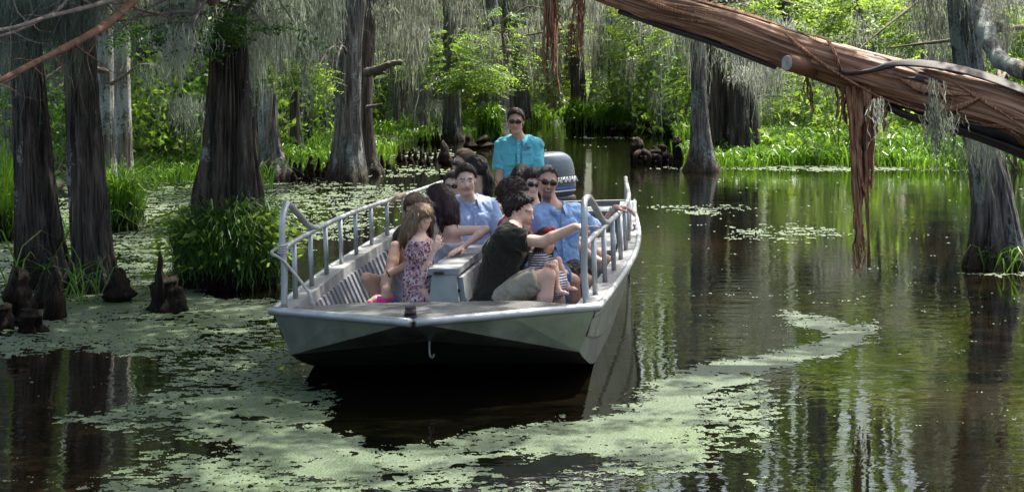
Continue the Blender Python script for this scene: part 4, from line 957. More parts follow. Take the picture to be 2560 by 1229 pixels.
# ================================================================ the boat
YAW, HEEL = R(7.3), R(1.8)
BMAT = Matrix.Translation((-0.539, 12.0, 0.0)) @ Matrix.Rotation(-YAW, 4, 'Z') @ Matrix.Rotation(-HEEL, 4, 'Y')
def b2w(u, v, w): return np.array(BMAT @ Vector((u, v, w)))
BINV = BMAT.inverted()
def w2b(p): return np.array(BINV @ Vector(tuple(p)))
BOAT = thing('tour_boat', 'wide bare aluminium tour boat full of passengers', 'boat')
BOAT.matrix_world = BMAT
def mat_metal(name, col, rough=0.42, metal=0.85, dirt=0.3, sc=3.0):
    t = NT(name); v = t.coord((1, 1, 1)); f = t.noise(v, sc, 6, 0.6); g = t.noise(t.coord((8, 8, 1.2)), 4, 5, .6)
    c = t.ramp(f, [(.3, tuple(x * (1 - dirt) for x in col)), (.65, col)])
    c = t.mix(t.ramp(g, [(.58, (0, 0, 0)), (.75, (.5, .5, .5))]), c, tuple(x * .55 for x in col))
    t.l(c, t.b.inputs['Base Color'])
    t.l(t.ramp(t.noise(v, sc * 2.2, 5), [(.3, (rough - .1,) * 3), (.7, (rough + .14,) * 3)]), t.b.inputs['Roughness'])
    t.set(Metallic=metal); t.bump(t.noise(v, 2.0, 3), .25, .03)
    return t.m
M['alu'] = mat_metal('bare_aluminium', (.34, .36, .31), .42, .85, .4)
M['bottom_shade'] = mat_plain('shade_black_hull_bottom', (.018, .017, .014), .7, var=.4, scale=5)  # near-black: the shade under the bow is put into the bottom colour
M['alu_in'] = mat_metal('grey_painted_aluminium', (.20, .205, .225), .5, .15, .25, 5)
M['alu_pale'] = mat_metal('pale_scuffed_aluminium', (.34, .34, .34), .5, .35, .25, 6)
M['pipe'] = mat_metal('rail_pipe', (.44, .46, .46), .46, .6, .2, 8)
M['seat'] = mat_plain('grey_seat_board', (.22, .235, .25), .55, var=.12, scale=9, bump=.2)
M['seat_dk'] = mat_plain('grey_green_panel', (.27, .30, .28), .5, var=.12, scale=6, bump=.2)
M['black'] = mat_plain('black_plastic', (.012, .012, .013), .3, var=.3)
M['rope'] = mat_plain('rope', (.42, .41, .37), .9, var=.3, scale=60, bump=.8)
M['cowl'] = mat_plain('motor_cowl', (.10, .125, .15), .22, .35, var=.08, scale=4)
M['white'] = mat_plain('white_paint', (.8, .8, .8), .5, var=.05)
M['blue'] = mat_plain('blue_print', (.05, .16, .5), .5, var=.1)
t = NT('bow_deck'); v = t.coord()
wv = t.n('TexWave', wave_type='BANDS', bands_direction='X'); wv.inputs['Scale'].default_value = 14; wv.inputs['Distortion'].default_value = .3; t.l(v, wv.inputs['Vector'])
c = t.ramp(wv.outputs['Fac'], [(.2, (.11, .115, .115)), (.8, (.16, .165, .16))]); c = t.mix(.5, c, t.ramp(t.noise(v, 4, 6), [(.3, (.5, .5, .5)), (.7, (1, 1, 1))]), 'MULTIPLY')
t.l(c, t.b.inputs['Base Color']); t.set(Roughness=.5, Metallic=.3); t.bump(wv.outputs['Fac'], .3, .004); M['deck'] = t.m

SV = np.array([0, .35, 1.0, 2.0, 3.0, 4.0, 5.0, 6.0, 7.2])
GU = np.array([1.15, 1.17, 1.20, 1.24, 1.25, 1.22, 1.15, 1.07, 1.0])
GW = np.array([.55, .555, .565, .585, .60, .63, .65, .65, .65])
CU = np.array([1.02, 1.03, 1.03, 1.03, 1.02, 1.0, .97, .93, .88])
CW = np.array([.235, .12, -.02, -.08, -.1, -.1, -.1, -.1, -.1])
KW = np.array([.32, .16, -.02, -.12, -.15, -.15, -.15, -.15, -.15])
vv = np.linspace(0, 7.2, 41)
def smooth_i(x, X, Yv):
    return spline(np.column_stack([X, Yv]), 400)[:, 1][np.clip((np.searchsorted(spline(np.column_stack([X, Yv]), 400)[:, 0], x)), 0, 399)]
gu, gw, cu, cw, kw = [smooth_i(vv, SV, a) for a in (GU, GW, CU, CW, KW)]
def g_u(v): return float(np.interp(v, vv, gu))
def g_w(v): return float(np.interp(v, vv, gw))
mb = MB()
for s in (-1, 1):
    rows = np.stack([np.stack([s * (cu + (gu - cu) * f), vv, cw + (gw - cw) * f], -1) for f in (0, .34, .38, .72, .76, 1.0)], 1)
    rows[:, 2, 0] += s * .012; rows[:, 4, 0] += s * .012      # pressed strakes
    q = grid_quads(41, 6)
    mb.add(rows.reshape(-1, 3), q if s < 0 else q[:, ::-1])
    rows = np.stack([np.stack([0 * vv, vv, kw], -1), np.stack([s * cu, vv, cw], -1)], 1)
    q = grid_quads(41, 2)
    mbb = MB(); mbb.add(rows.reshape(-1, 3), q if s < 0 else q[:, ::-1]); mbb.build('hull_bottom', M['bottom_shade'], BOAT)
T_ = [0, -.73, .565]; LC = [0, -.15, .345]
for s in (-1, 1):
    ct, cl = [s * gu[0], 0, gw[0]], [s * cu[0], 0, cw[0]]
    m1 = [s * gu[0] * .5, -.365 - .02, .558]
    P = np.array([ct, m1, T_, cl, LC])
    mb.add(P, None, [[0, 3, 1], [1, 3, 2], [2, 3, 4]] if s > 0 else [[0, 1, 3], [1, 2, 3], [2, 4, 3]])
    mbb = MB(); mbb.add([cl, LC, [0, 0, kw[0]]], None, [[0, 1, 2]]); mbb.build('hull_bottom', M['bottom_shade'], BOAT)
mb.add([[-gu[-1], 7.2, gw[-1]], [gu[-1], 7.2, gw[-1]], [cu[-1], 7.2, cw[-1]], [0, 7.2, kw[-1]], [-cu[-1], 7.2, cw[-1]]], [[0, 1, 2, 4]], [[4, 2, 3]])
mb.build('hull', M['alu'], BOAT)
# deck, floor, inner walls, gunwales
mb = MB(); mb.add([[0, -.70, .568], [-1.12, .02, .553], [-.6, .30, .553], [.6, .30, .553], [1.12, .02, .553]], None, [[0, 4, 3], [0, 3, 2], [0, 2, 1]])
mb.add([[-1.0, .10, .550], [1.0, .10, .550], [.86, .26, .36], [-.86, .26, .36]], [[0, 1, 2, 3]])
mb.build('bow_deck', M['deck'], BOAT)
for s in (-1, 1):
    mb = MB(); a = np.stack([s * (gu - .005), vv, gw + .004], -1); b = np.stack([s * (gu - .15), vv, gw + .008], -1); c_ = np.stack([s * (gu - .16), vv, gw - .06], -1)
    r_ = np.stack([a, b, c_], 1); q = grid_quads(41, 3); mb.add(r_.reshape(-1, 3), q if s > 0 else q[:, ::-1]); mb.build('side_deck', M['alu_pale'], BOAT)
    mb = MB(); b = np.stack([s * (gu - .158), vv, gw - .055], -1); c_ = np.stack([s * (.90 * gu / gu.max()), vv, np.maximum(.03, np.maximum(cw, kw) + .05)], -1)
    r_ = np.stack([b, c_], 1); q = grid_quads(41, 2); mb.add(r_.reshape(-1, 3), q if s > 0 else q[:, ::-1]); mb.build('inner_wall', M['alu_in'], BOAT)
    mb = MB(); mb.tube(np.stack([s * (gu + .005), vv, gw - .012], -1), .026, 10); mb.build('gunwale_pipe', M['pipe'], BOAT, True)
    mb = MB(); mb.tube(spline([[s * (gu[0] + .01), .02, .545], [s * .6, -.36, .555], [s * .02, -.735, .565]], 12), .03, 10); mb.build('bow_pipe', M['pipe'], BOAT, True)
    for i in range(46):
        v0 = .22 + i * .145
        if v0 > 6.9: break
        u1, w1 = s * (g_u(v0) - .150), g_w(v0) - .07; u2 = s * (.895 * g_u(v0) / 1.25); dv = .048
        d = s * .028; wb_ = max(.04, float(np.interp(v0, vv, np.maximum(cw, kw))) + .06)
        mb = MB(); mb.hexa([[u2, v0 - dv, wb_], [u2, v0 + dv, wb_], [u2 - d, v0 + dv * .7, wb_], [u2 - d, v0 - dv * .7, wb_], [u1, v0 - dv, w1], [u1, v0 + dv, w1], [u1 - d, v0 + dv * .7, w1], [u1 - d, v0 - dv * .7, w1]])
        mb.build('rib', M['alu_pale'] if i in (7, 10) else M['alu_in'], BOAT)
mb = MB(); mb.add([[-.86, .24, .38], [.86, .24, .38], [.86, .95, .06], [-.86, .95, .06], [.75, 7.15, .045], [-.75, 7.15, .045]], [[0, 1, 2, 3], [3, 2, 4, 5]]); mb.build('floor', M['alu_in'], BOAT)
mb = MB(); mb.box((0, 7.14, .36), (1.9, .08, .62)); mb.build('transom', M['alu_in'], BOAT)
# rails
for s in (-1, 1):
    ue = lambda v: s * (g_u(v) - .075)
    hp = [[ue(0) - s * .0, .05, .55], [ue(0) - s * .01, .06, .80], [ue(0), .06, 1.02], [ue(0) + 0 * s, .09, 1.19], [ue(0), .18, 1.265], [ue(.3), .32, 1.27], [ue(.6), .62, 1.18], [ue(1.0), 1.0, 1.05], [ue(1.35), 1.35, .985]]
    mb = MB(); mb.tube(spline(hp, 44), .024, 10); mb.build('bow_hoop', M['pipe'], BOAT, True)
    rp = [[ue(0), .06, .965]] + [[ue(v), v, .975 + .01 * math.sin(v)] for v in np.linspace(.4, 6.2, 14)] + [[ue(6.45), 6.45, .955], [ue(6.6), 6.6, .88], [ue(6.65), 6.66, .66]]
    mb = MB(); mb.tube(spline(rp, 60), .021, 10); mb.build('rail_pipe', M['pipe'], BOAT, True)
    for v0 in np.arange(.48, 6.3, .60):
        mb = MB(); mb.tube([[ue(v0) + s * .0, v0, g_w(v0)], [ue(v0), v0, .975]], .019, 8); mb.build('rail_post', M['pipe'], BOAT, True)
# back to back bench along the middle
mb = MB(); mb.hexa([[-.145, .47, .20], [.145, .47, .20], [.15, 5.0, .10], [-.15, 5.0, .10], [-.088, .50, .715], [.088, .50, .715], [.088, 5.0, .715], [-.088, 5.0, .715]]); mb.build('bench_core', M['seat_dk'], BOAT)
for k in range(5):
    mb = MB(); mb.box((0, .49 + .455 + k * .92, .74), (.225, .90, .045)); mb.build('bench_cap', M['seat'], BOAT)
for s in (-1, 1):
    for k in range(5):
        v0 = .56 + k * .92
        for (wb, wt) in ((.30, .47), (.50, .69)):
            f = lambda w: .16 - (.072) * (w - .05) / .665
            mb = MB(); mb.hexa([[s * (f(wb) + .004), v0, wb], [s * (f(wb) + .04), v0, wb], [s * (f(wb) + .04), v0 + .88, wb], [s * (f(wb) + .004), v0 + .88, wb],
                                [s * (f(wt) + .004), v0, wt], [s * (f(wt) + .04), v0, wt], [s * (f(wt) + .04), v0 + .88, wt], [s * (f(wt) + .004), v0 + .88, wt]])
            mb.build('backrest_board', M['seat'], BOAT)
    mb = MB(); mb.box((s * .33, 2.9, .40), (.36, 4.2, .05)); mb.build('seat_board', M['seat'], BOAT)
    mb = MB(); mb.box((s * .32, 2.95, .215), (.28, 4.0, .30)); mb.build('seat_base', M['seat_dk'], BOAT)
    for (v0, w0) in ((.50, .20), (.505, .34), (.51, .48), (.515, .60)):
        mb = MB(); uu = s * (.165 - .108 * (w0 - .05)); mb.tube([[uu, v0 - .01, w0], [uu, v0 + .012, w0]], .014, 8); mb.build('bolt', M['black'], BOAT)
mb = MB(); mb.box((-.03, .478, .735), (.07, .03, .02)); mb.build('latch', M['black'], BOAT)
# boxes at the right rear
for (c_, sz, m_) in (((.80, 4.5, .26), (.34, 1.5, .42), 'alu_in'), ((.80, 4.5, .49), (.40, 1.56, .035), 'alu_pale'), ((.3, 6.6, .32), (1.2, .5, .54), 'alu_in'), ((.3, 6.6, .61), (1.24, .54, .035), 'seat')):
    mb = MB(); mb.box(c_, sz); mb.build('storage_box' if m_ == 'alu_in' else 'box_lid', M[m_], BOAT)
# bow light, bow eye, cleats
mb = MB(); mb.tube([[-.055, -.52, .565], [-.055, -.52, .585]], [.047, .045], 20); bl = mb.build('bow_light', M['black'], BOAT)
mb = MB(); mb.tube([[-.055, -.52, .585], [-.055, -.52, .600], [-.055, -.52, .622], [-.055, -.52, .63]], [.040, .041, .038, .02], 20); mb.build('lens', mat_plain('dark_red_lens', (.03, .004, .006), .08, var=.2), bl, True)
mb = MB(); mb.tube([[-.055, -.52, .626], [-.055, -.52, .640]], [.038, .036], 20); mb.build('light_cap', M['black'], bl)
mb = MB(); mb.tube(spline([[.0, -.14, .36], [.0, -.16, .30], [.005, -.17, .25], [.02, -.16, .235], [.03, -.15, .26]], 12), .008, 6); mb.build('bow_eye', M['alu_pale'], BOAT, True)
for (s, v0) in ((1, 4.2), (-1, 4.2)):
    mb = MB(); mb.tube([[s * (g_u(v0) - .03), v0, g_w(v0)], [s * (g_u(v0) - .03), v0, g_w(v0) + .05]], .012, 8); mb.tube([[s * (g_u(v0) - .03), v0 - .09, g_w(v0) + .055], [s * (g_u(v0) - .03), v0 + .09, g_w(v0) + .055]], .014, 8); mb.build('cleat', M['alu_pale'], BOAT, True)
# outboard motor
MM = Matrix.Translation((0, 7.45, 0)) @ Matrix.Rotation(R(-42), 4, 'Z')
MOT = obj('outboard_motor', None, None, BOAT); MOT.matrix_local = MM
def superell(c, rad, e=3.2, n=28, m=20, taper=0.0):
    th, ph = np.meshgrid(np.linspace(0, 2 * math.pi, n, endpoint=False), np.linspace(-math.pi / 2, math.pi / 2, m))
    f = lambda a, p: np.sign(a) * np.abs(a) ** p
    x = f(np.cos(ph), 2 / e) * f(np.cos(th), 2 / e); y = f(np.cos(ph), 2 / e) * f(np.sin(th), 2 / e); z = f(np.sin(ph), 2 / e)
    k = 1 - taper * (z * .5 + .5)
    return np.stack([x * rad[0] * k + c[0], y * rad[1] * k + c[1], z * rad[2] + c[2]], -1).reshape(-1, 3), grid_quads(m, n, True)
mb = MB(); mb.add(*superell((0, .05, .93), (.215, .33, .27), 3.6, 36, 24, .16)); mb.build('cowl', M['cowl'], MOT, True)
mb = MB(); mb.add(*superell((0, .05, .66), (.205, .30, .06), 4, 28, 10)); mb.build('cowl_base', M['black'], MOT, True)
mb = MB(); mb.hexa([[-.09, -.06, -.5], [.09, -.06, -.5], [.06, .22, -.5], [-.06, .22, -.5], [-.12, -.14, .64], [.12, -.14, .64], [.12, .24, .64], [-.12, .24, .64]]); mb.build('leg', M['cowl'], MOT)
mb = MB(); mb.box((0, -.2, .45), (.26, .12, .34)); mb.build('bracket', M['black'], MOT)
for (z, h_) in ((.80, .018), (.765, .012)):
    mb = MB(); mb.box((.208, .06, z), (.012, .40, h_)); mb.build('stripe', M['blue'] if h_ > .015 else M['white'], MOT)
def text_part(name, body, size, Mx, mat, parent, ext=.002):
    cu_ = bpy.data.curves.new(name, 'FONT'); cu_.body = body; cu_.size = size; cu_.extrude = ext; cu_.align_x = 'CENTER'
    o = bpy.data.objects.new(name, cu_); COL.objects.link(o)
    dg = bpy.context.evaluated_depsgraph_get(); me = bpy.data.meshes.new_from_object(o.evaluated_get(dg)); bpy.data.objects.remove(o, do_unlink=True)
    q = obj(name, me, mat, parent); q.matrix_local = Mx; return q
text_part('lettering', 'YAMAHA', .090, Matrix.Translation((.204, .115, .858)) @ Matrix.Rotation(R(90), 4, 'Z') @ Matrix.Rotation(R(86), 4, 'X'), M['white'], MOT, .012)
# rope on the left hoop
mb = MB(); a = w2b(at(692, 600, 12.1)); 
for k in range(4):
    an = np.linspace(0, 6.283, 14); cx0 = -(g_u(0) - .075)
    mb.tube(np.stack([cx0 + .034 * np.cos(an), .06 + .034 * np.sin(an), .955 + .017 * k + .008 * np.sin(an)], -1), .009, 6)
mb.tube(spline([[-1.10, .05, .985], [-1.14, .0, .955], [-1.07, .03, .90], [-.98, .06, .78], [-.90, .08, .66], [-.87, .08, .57]], 24), .011, 7)
rp_ = mb.build('mooring_rope', M['rope'], None, True); rp_.matrix_world = BMAT
tag(rp_, 'grey rope knotted on the left bow hoop, its end hanging to the deck', 'rope')
# ================================================================ people: smooth bodies grown round jointed limbs
class Cone:
    def __init__(s, a, b, r1, r2, k=.02, clip=None, sub=False):
        s.a, s.b = np.array(a, float), np.array(b, float); s.r1, s.r2, s.k, s.sub = r1, r2, k, sub
        s.ba = s.b - s.a; s.l2 = max(s.ba.dot(s.ba), 1e-9); s.clip = clip
    def d(s, p):
        pa = p - s.a; t_ = np.clip(pa @ s.ba / s.l2, 0, 1)
        q = pa - t_[:, None] * s.ba
        d = np.sqrt((q * q).sum(1)) - (s.r1 + (s.r2 - s.r1) * t_)
        if s.clip is not None: d = np.maximum(d, (p - s.clip[0]) @ s.clip[1])
        return d
    def box(s): r = max(s.r1, s.r2) + s.k; return np.minimum(s.a, s.b) - r, np.maximum(s.a, s.b) + r
class Ell:
    def __init__(s, c, rad, A=np.eye(3), k=.02, sub=False):
        s.c, s.rad, s.A, s.k, s.sub = np.array(c, float), np.array(rad, float), np.array(A, float), k, sub
    def d(s, p):
        q = (p - s.c) @ s.A        # columns of A are the local axes
        k0 = np.sqrt(((q / s.rad) ** 2).sum(1)); k1 = np.sqrt(((q / s.rad ** 2) ** 2).sum(1)) + 1e-9
        return k0 * (k0 - 1) / k1
    def box(s): r = s.rad.max() + s.k; return s.c - r, s.c + r
def combine(d, e, k, sub):
    if sub:
        h_ = np.clip(.5 - .5 * (d + e) / k, 0, 1); return d + (-e - d) * h_ + k * h_ * (1 - h_)
    h_ = np.clip(.5 + .5 * (e - d) / k, 0, 1); return e + (d - e) * h_ - k * h_ * (1 - h_)
def sdf_mesh(prims, h, disp=None, cut=None, pad=.02):
    """prims: list; disp(p): added to the distance; cut(p): extra solid the shape is limited to. Surface nets on a sparse grid."""
    pos = [q for q in prims if not q.sub]
    lo = np.min([q.box()[0] for q in pos], 0) - pad; hi = np.max([q.box()[1] for q in pos], 0) + pad
    B = 8; nb = np.ceil((hi - lo) / (h * B)).astype(int) + 1
    bi = np.stack(np.meshgrid(*[np.arange(n_) for n_ in nb], indexing='ij'), -1).reshape(-1, 3)
    cen = lo + (bi + .5) * B * h - .5 * h
    rad = B * h * .87
    D = np.stack([q.d(cen) for q in prims]); posm = np.array([not q.sub for q in prims])
    dm = D[posm].min(0)
    act = np.where(dm < rad + .035)[0]; act = act[dm[act] > -rad - .06]
    vol = np.full(tuple(nb * B), 1.0, np.float32)
    v6 = vol.reshape(nb[0], B, nb[1], B, nb[2], B)
    inside = dm < -rad - .06
    v6[bi[inside, 0], :, bi[inside, 1], :, bi[inside, 2], :] = -1.0
    loc = np.stack(np.meshgrid(*[np.arange(B)] * 3, indexing='ij'), -1).reshape(-1, 3) * h
    res = np.full((len(act), B ** 3), 1.0)
    base = lo + bi[act] * B * h
    first = np.ones(len(act), bool)
    order = [i for i in range(len(prims)) if posm[i]] + [i for i in range(len(prims)) if not posm[i]]
    for i in order:
        q = prims[i]; sel = np.where(D[i, act] < rad * 2 + np.maximum(dm[act], 0) + q.k + .01)[0]
        if not len(sel): continue
        p = (base[sel][:, None] + loc[None]).reshape(-1, 3); e = q.d(p).reshape(len(sel), -1)
        cur = res[sel]
        res[sel] = combine(cur, e, q.k, q.sub)
    if disp is not None or cut is not None:
        p = (base[:, None] + loc[None]).reshape(-1, 3)
        if disp is not None: res = res + disp(p).reshape(res.shape)
        if cut is not None: res = np.maximum(res, cut(p).reshape(res.shape))
    v6[bi[act, 0], :, bi[act, 1], :, bi[act, 2], :] = res.reshape(-1, B, B, B)
    # surface nets
    ins = vol < 0
    n = np.array(vol.shape) - 1
    c8 = [(i, j, k) for i in (0, 1) for j in (0, 1) for k in (0, 1)]
    cnt = np.zeros(tuple(n), np.int8)
    for (i, j, k) in c8: cnt += ins[i:n[0] + i, j:n[1] + j, k:n[2] + k]
    ac = np.argwhere((cnt > 0) & (cnt < 8))
    idx = np.full(tuple(n), -1, np.int32); idx[tuple(ac.T)] = np.arange(len(ac))
    val = {c: vol[ac[:, 0] + c[0], ac[:, 1] + c[1], ac[:, 2] + c[2]] for c in c8}
    acc = np.zeros((len(ac), 3)); m = np.zeros(len(ac))
    for a in c8:
        for ax in range(3):
            if a[ax]: continue
            b = list(a); b[ax] = 1; b = tuple(b)
            x, y = val[a], val[b]; cr = (x < 0) != (y < 0)
            t_ = np.where(cr, x / np.where(cr, x - y, 1), 0)
            P = np.array(a, float)[None] + t_[:, None] * np.eye(3)[ax][None]
            acc[cr] += P[cr]; m[cr] += 1
    V = lo + (ac + acc / m[:, None]) * h
    Q = []
    for ax in range(3):
        o1, o2 = [(1, 2), (2, 0), (0, 1)][ax]
        sl = [slice(1, n[0]), slice(1, n[1]), slice(1, n[2])]; s0 = list(sl); s1 = list(sl)
        s0[ax] = slice(0, n[ax]); s1[ax] = slice(1, n[ax] + 1)
        a_, b_ = ins[tuple(s0)], ins[tuple(s1)]
        e = np.argwhere(a_ != b_); 
        if not len(e): continue
        fl = a_[tuple(e.T)]
        off = np.ones(3, int); off[ax] = 0; e = e + off
        d1, d2 = np.eye(3, dtype=int)[o1], np.eye(3, dtype=int)[o2]
        q = np.stack([idx[tuple(x.T)] for x in (e, e - d1, e - d1 - d2, e - d2)], -1)
        q[~fl] = q[~fl][:, ::-1]
        Q.append(q[(q >= 0).all(1)])
    return V, np.concatenate(Q)

def mat_skin(name):
    t = NT(name); a = t.n('Attribute'); a.attribute_name = 'Col'
    c = t.mix(.35, a.outputs['Color'], t.ramp(t.noise(t.coord(), 30, 4), [(.3, (.8, .72, .7)), (.7, (1, 1, 1))]), 'MULTIPLY')
    t.l(c, t.b.inputs['Base Color']); t.set(Roughness=.5); t.b.inputs['Subsurface Weight'].default_value = .12; t.b.inputs['Subsurface Radius'].default_value = (.02, .008, .005)
    t.b.inputs['Subsurface Scale'].default_value = .5
    return t.m
M['skin'] = mat_skin('skin')
def mat_cloth(name, col, var=.12, rough=.85):
    t = NT(name); v = t.coord(); f = t.noise(v, 9, 5); g = t.noise(v, 320, 2)
    c = t.ramp(f, [(.3, tuple(x * (1 - var) for x in col)), (.7, tuple(x * (1 + var) for x in col))]); t.l(c, t.b.inputs['Base Color']); t.set(Roughness=rough)
    t.b.inputs['Specular IOR Level'].default_value = .2; t.b.inputs['Sheen Weight'].default_value = .15
    t.bump(t.math('ADD', t.noise(v, 22, 4), t.math('MULTIPLY', g, .2)), .35, .012); return t.m
def mat_hair(name, c1, c2, rough=.5):
    t = NT(name); f = t.noise(t.coord((70, 70, 5)), 2.0, 4, .6)
    t.l(t.ramp(f, [(.3, c1), (.7, c2)]), t.b.inputs['Base Color']); t.set(Roughness=rough); t.b.inputs['Specular IOR Level'].default_value = .28; t.bump(f, .7, .006); return t.m
M['hair_black'] = mat_hair('hair_black', (.008, .006, .006), (.03, .02, .018))
M['hair_brown'] = mat_hair('hair_brown', (.018, .010, .007), (.055, .032, .022))
M['hair_wine'] = mat_hair('hair_dark_wine', (.012, .006, .007), (.05, .022, .024))
M['hair_mid'] = mat_hair('hair_mid_brown', (.06, .035, .02), (.14, .085, .05))
M['hair_blond'] = mat_hair('hair_dark_blond', (.13, .08, .042), (.30, .20, .115))
M['hair_grey'] = mat_hair('hair_greying', (.02, .015, .013), (.11, .095, .085))
M['glass'] = mat_plain('dark_lens', (.006, .006, .007), .06, var=.1)
M['eye'] = None
t = NT('eye_ball'); a = t.n('Attribute'); a.attribute_name = 'Col'; t.l(a.outputs['Color'], t.b.inputs['Base Color']); t.set(Roughness=.15); M['eye'] = t.m

def fwd(yaw): return np.array([math.sin(R(yaw)), -math.cos(R(yaw)), 0.0])
def lft(yaw): return np.array([math.cos(R(yaw)), math.sin(R(yaw)), 0.0])
UP = np.array([0, 0, 1.0])
def ik(a, c, l1, l2, pole):
    d = c - a; L = np.linalg.norm(d)
    if L > .995 * (l1 + l2): c = a + d / L * .995 * (l1 + l2); d = c - a; L = np.linalg.norm(d)
    x = (l1 * l1 - l2 * l2 + L * L) / (2 * L); hgt = math.sqrt(max(l1 * l1 - x * x, 0)); n = d / L
    p = np.array(pole, float); p = p - n * p.dot(n); p = unit(p)
    return a + n * x + p * hgt, c
FING = {'relax': (.35, .45, .35), 'flat': (.08, .1, .08), 'grip': (.75, 1.05, .8), 'fist': (1.3, 1.5, 1.0), 'drape': (.55, .35, .25)}
def hand_prims(w, dr, nrm, s, side, pose='relax', point=False):
    """w wrist, dr towards the knuckles, nrm out of the palm; side +1 when the thumb is on cross(dr, nrm)"""
    dr = unit(dr); nrm = unit(np.array(nrm) - dr * np.dot(nrm, dr)); ac = np.cross(dr, nrm) * side
    out = []; L = .088 * s
    for i in range(4):
        o = ac * (.030 - .0195 * i) * s; b = w + o * .55 + dr * .012 * s; kn = w + o + dr * (L - (.0, -.004, .0, .008)[i] * s)
        out.append(Cone(b, kn, .014 * s, .0105 * s, .012 * s))
        ln = (.044, .049, .045, .035)[i] * s; p = kn; c = FING['fist'] if point and i > 0 else (FING['flat'] if point else FING[pose])
        ang = 0
        for j in range(3):
            ang += c[j] * (1 + .06 * i); d = dr * math.cos(ang) + nrm * math.sin(ang) + ac * (.05 - .04 * i)
            q = p + d * ln * (1, .68, .55)[j]; out.append(Cone(p, q, (.0098, .0088, .0080)[j] * s, (.0090, .0080, .0068)[j] * s, .004 * s)); p = q
    out.append(Cone(w + dr * .02 * s, w + dr * .06 * s, .020 * s, .016 * s, .015 * s))
    t0 = w + ac * .018 * s + dr * .018 * s; t1 = t0 + (ac * .75 + dr * .65 + nrm * .3) * .042 * s; t2 = t1 + (ac * .25 + dr * .9 + nrm * .35) * .032 * s; t3 = t2 + (dr * .9 + nrm * .5) * .024 * s
    out += [Cone(t0, t1, .016 * s, .012 * s, .012 * s), Cone(t1, t2, .0115 * s, .010 * s, .004 * s), Cone(t2, t3, .010 * s, .008 * s, .004 * s)]
    return out
def head_frame(yaw, pitch=0, roll=0):
    f, l = fwd(yaw), lft(yaw); p = R(pitch); f2 = f * math.cos(p) - UP * math.sin(p); u2 = UP * math.cos(p) + f * math.sin(p)
    r_ = R(roll); l3 = l * math.cos(r_) + u2 * math.sin(r_); u3 = u2 * math.cos(r_) - l * math.sin(r_)
    return np.stack([l3, f2, u3], 1)      # columns: left, forward, up
def head_prims(c, A, s, fem=0.0, child=0.0, smile=0.0):
    W = lambda x, y, z: c + A @ (np.array([x, y, z]) * s)
    P = [Ell(W(0, -.012, .035), np.array([.076, .096, .088]) * s, A, .02), Ell(W(0, .026, -.028), np.array([.059 + .008 * child, .066, .083 - .012 * child]) * s, A, .03 * s)]
    P.append(Cone(W(.012, .066, -.100 + .02 * child), W(-.012, .066, -.100 + .02 * child), .022 * s, .022 * s, .03 * s))
    for sx in (-1, 1):
        P += [Cone(W(.050 * sx, .0, -.058), W(.020 * sx, .058, -.096 + .02 * child), .022 * s * (1 - .15 * fem), .018 * s, .02 * s), Ell(W(.034 * sx, .062, -.024), np.array([.024, .022, .024]) * s, A, .03 * s),
              Ell(W(.078 * sx, -.008, -.004), np.array([.010, .020, .031]) * s, A, .008 * s)]
    P += [Cone(W(0, .088, .014), W(0, .106 - .008 * child, -.030), .0075 * s, .0108 * s, .012 * s), Cone(W(.011, .088, -.036), W(-.011, .088, -.036), .0085 * s, .0085 * s, .010 * s),
          Cone(W(-.036, .082, .024), W(.036, .082, .024), .013 * s, .013 * s, .016 * s), Cone(W(-.020 - .006 * smile, .084, -.062 + .005 * smile), W(.020 + .006 * smile, .084, -.062 + .005 * smile), .010 * s, .010 * s, .012 * s)]
    for sx in (-1, 1): P.append(Ell(W(.031 * sx, .103, .004), np.array([.017, .016, .012]) * s, A, .012 * s, True))
    return P
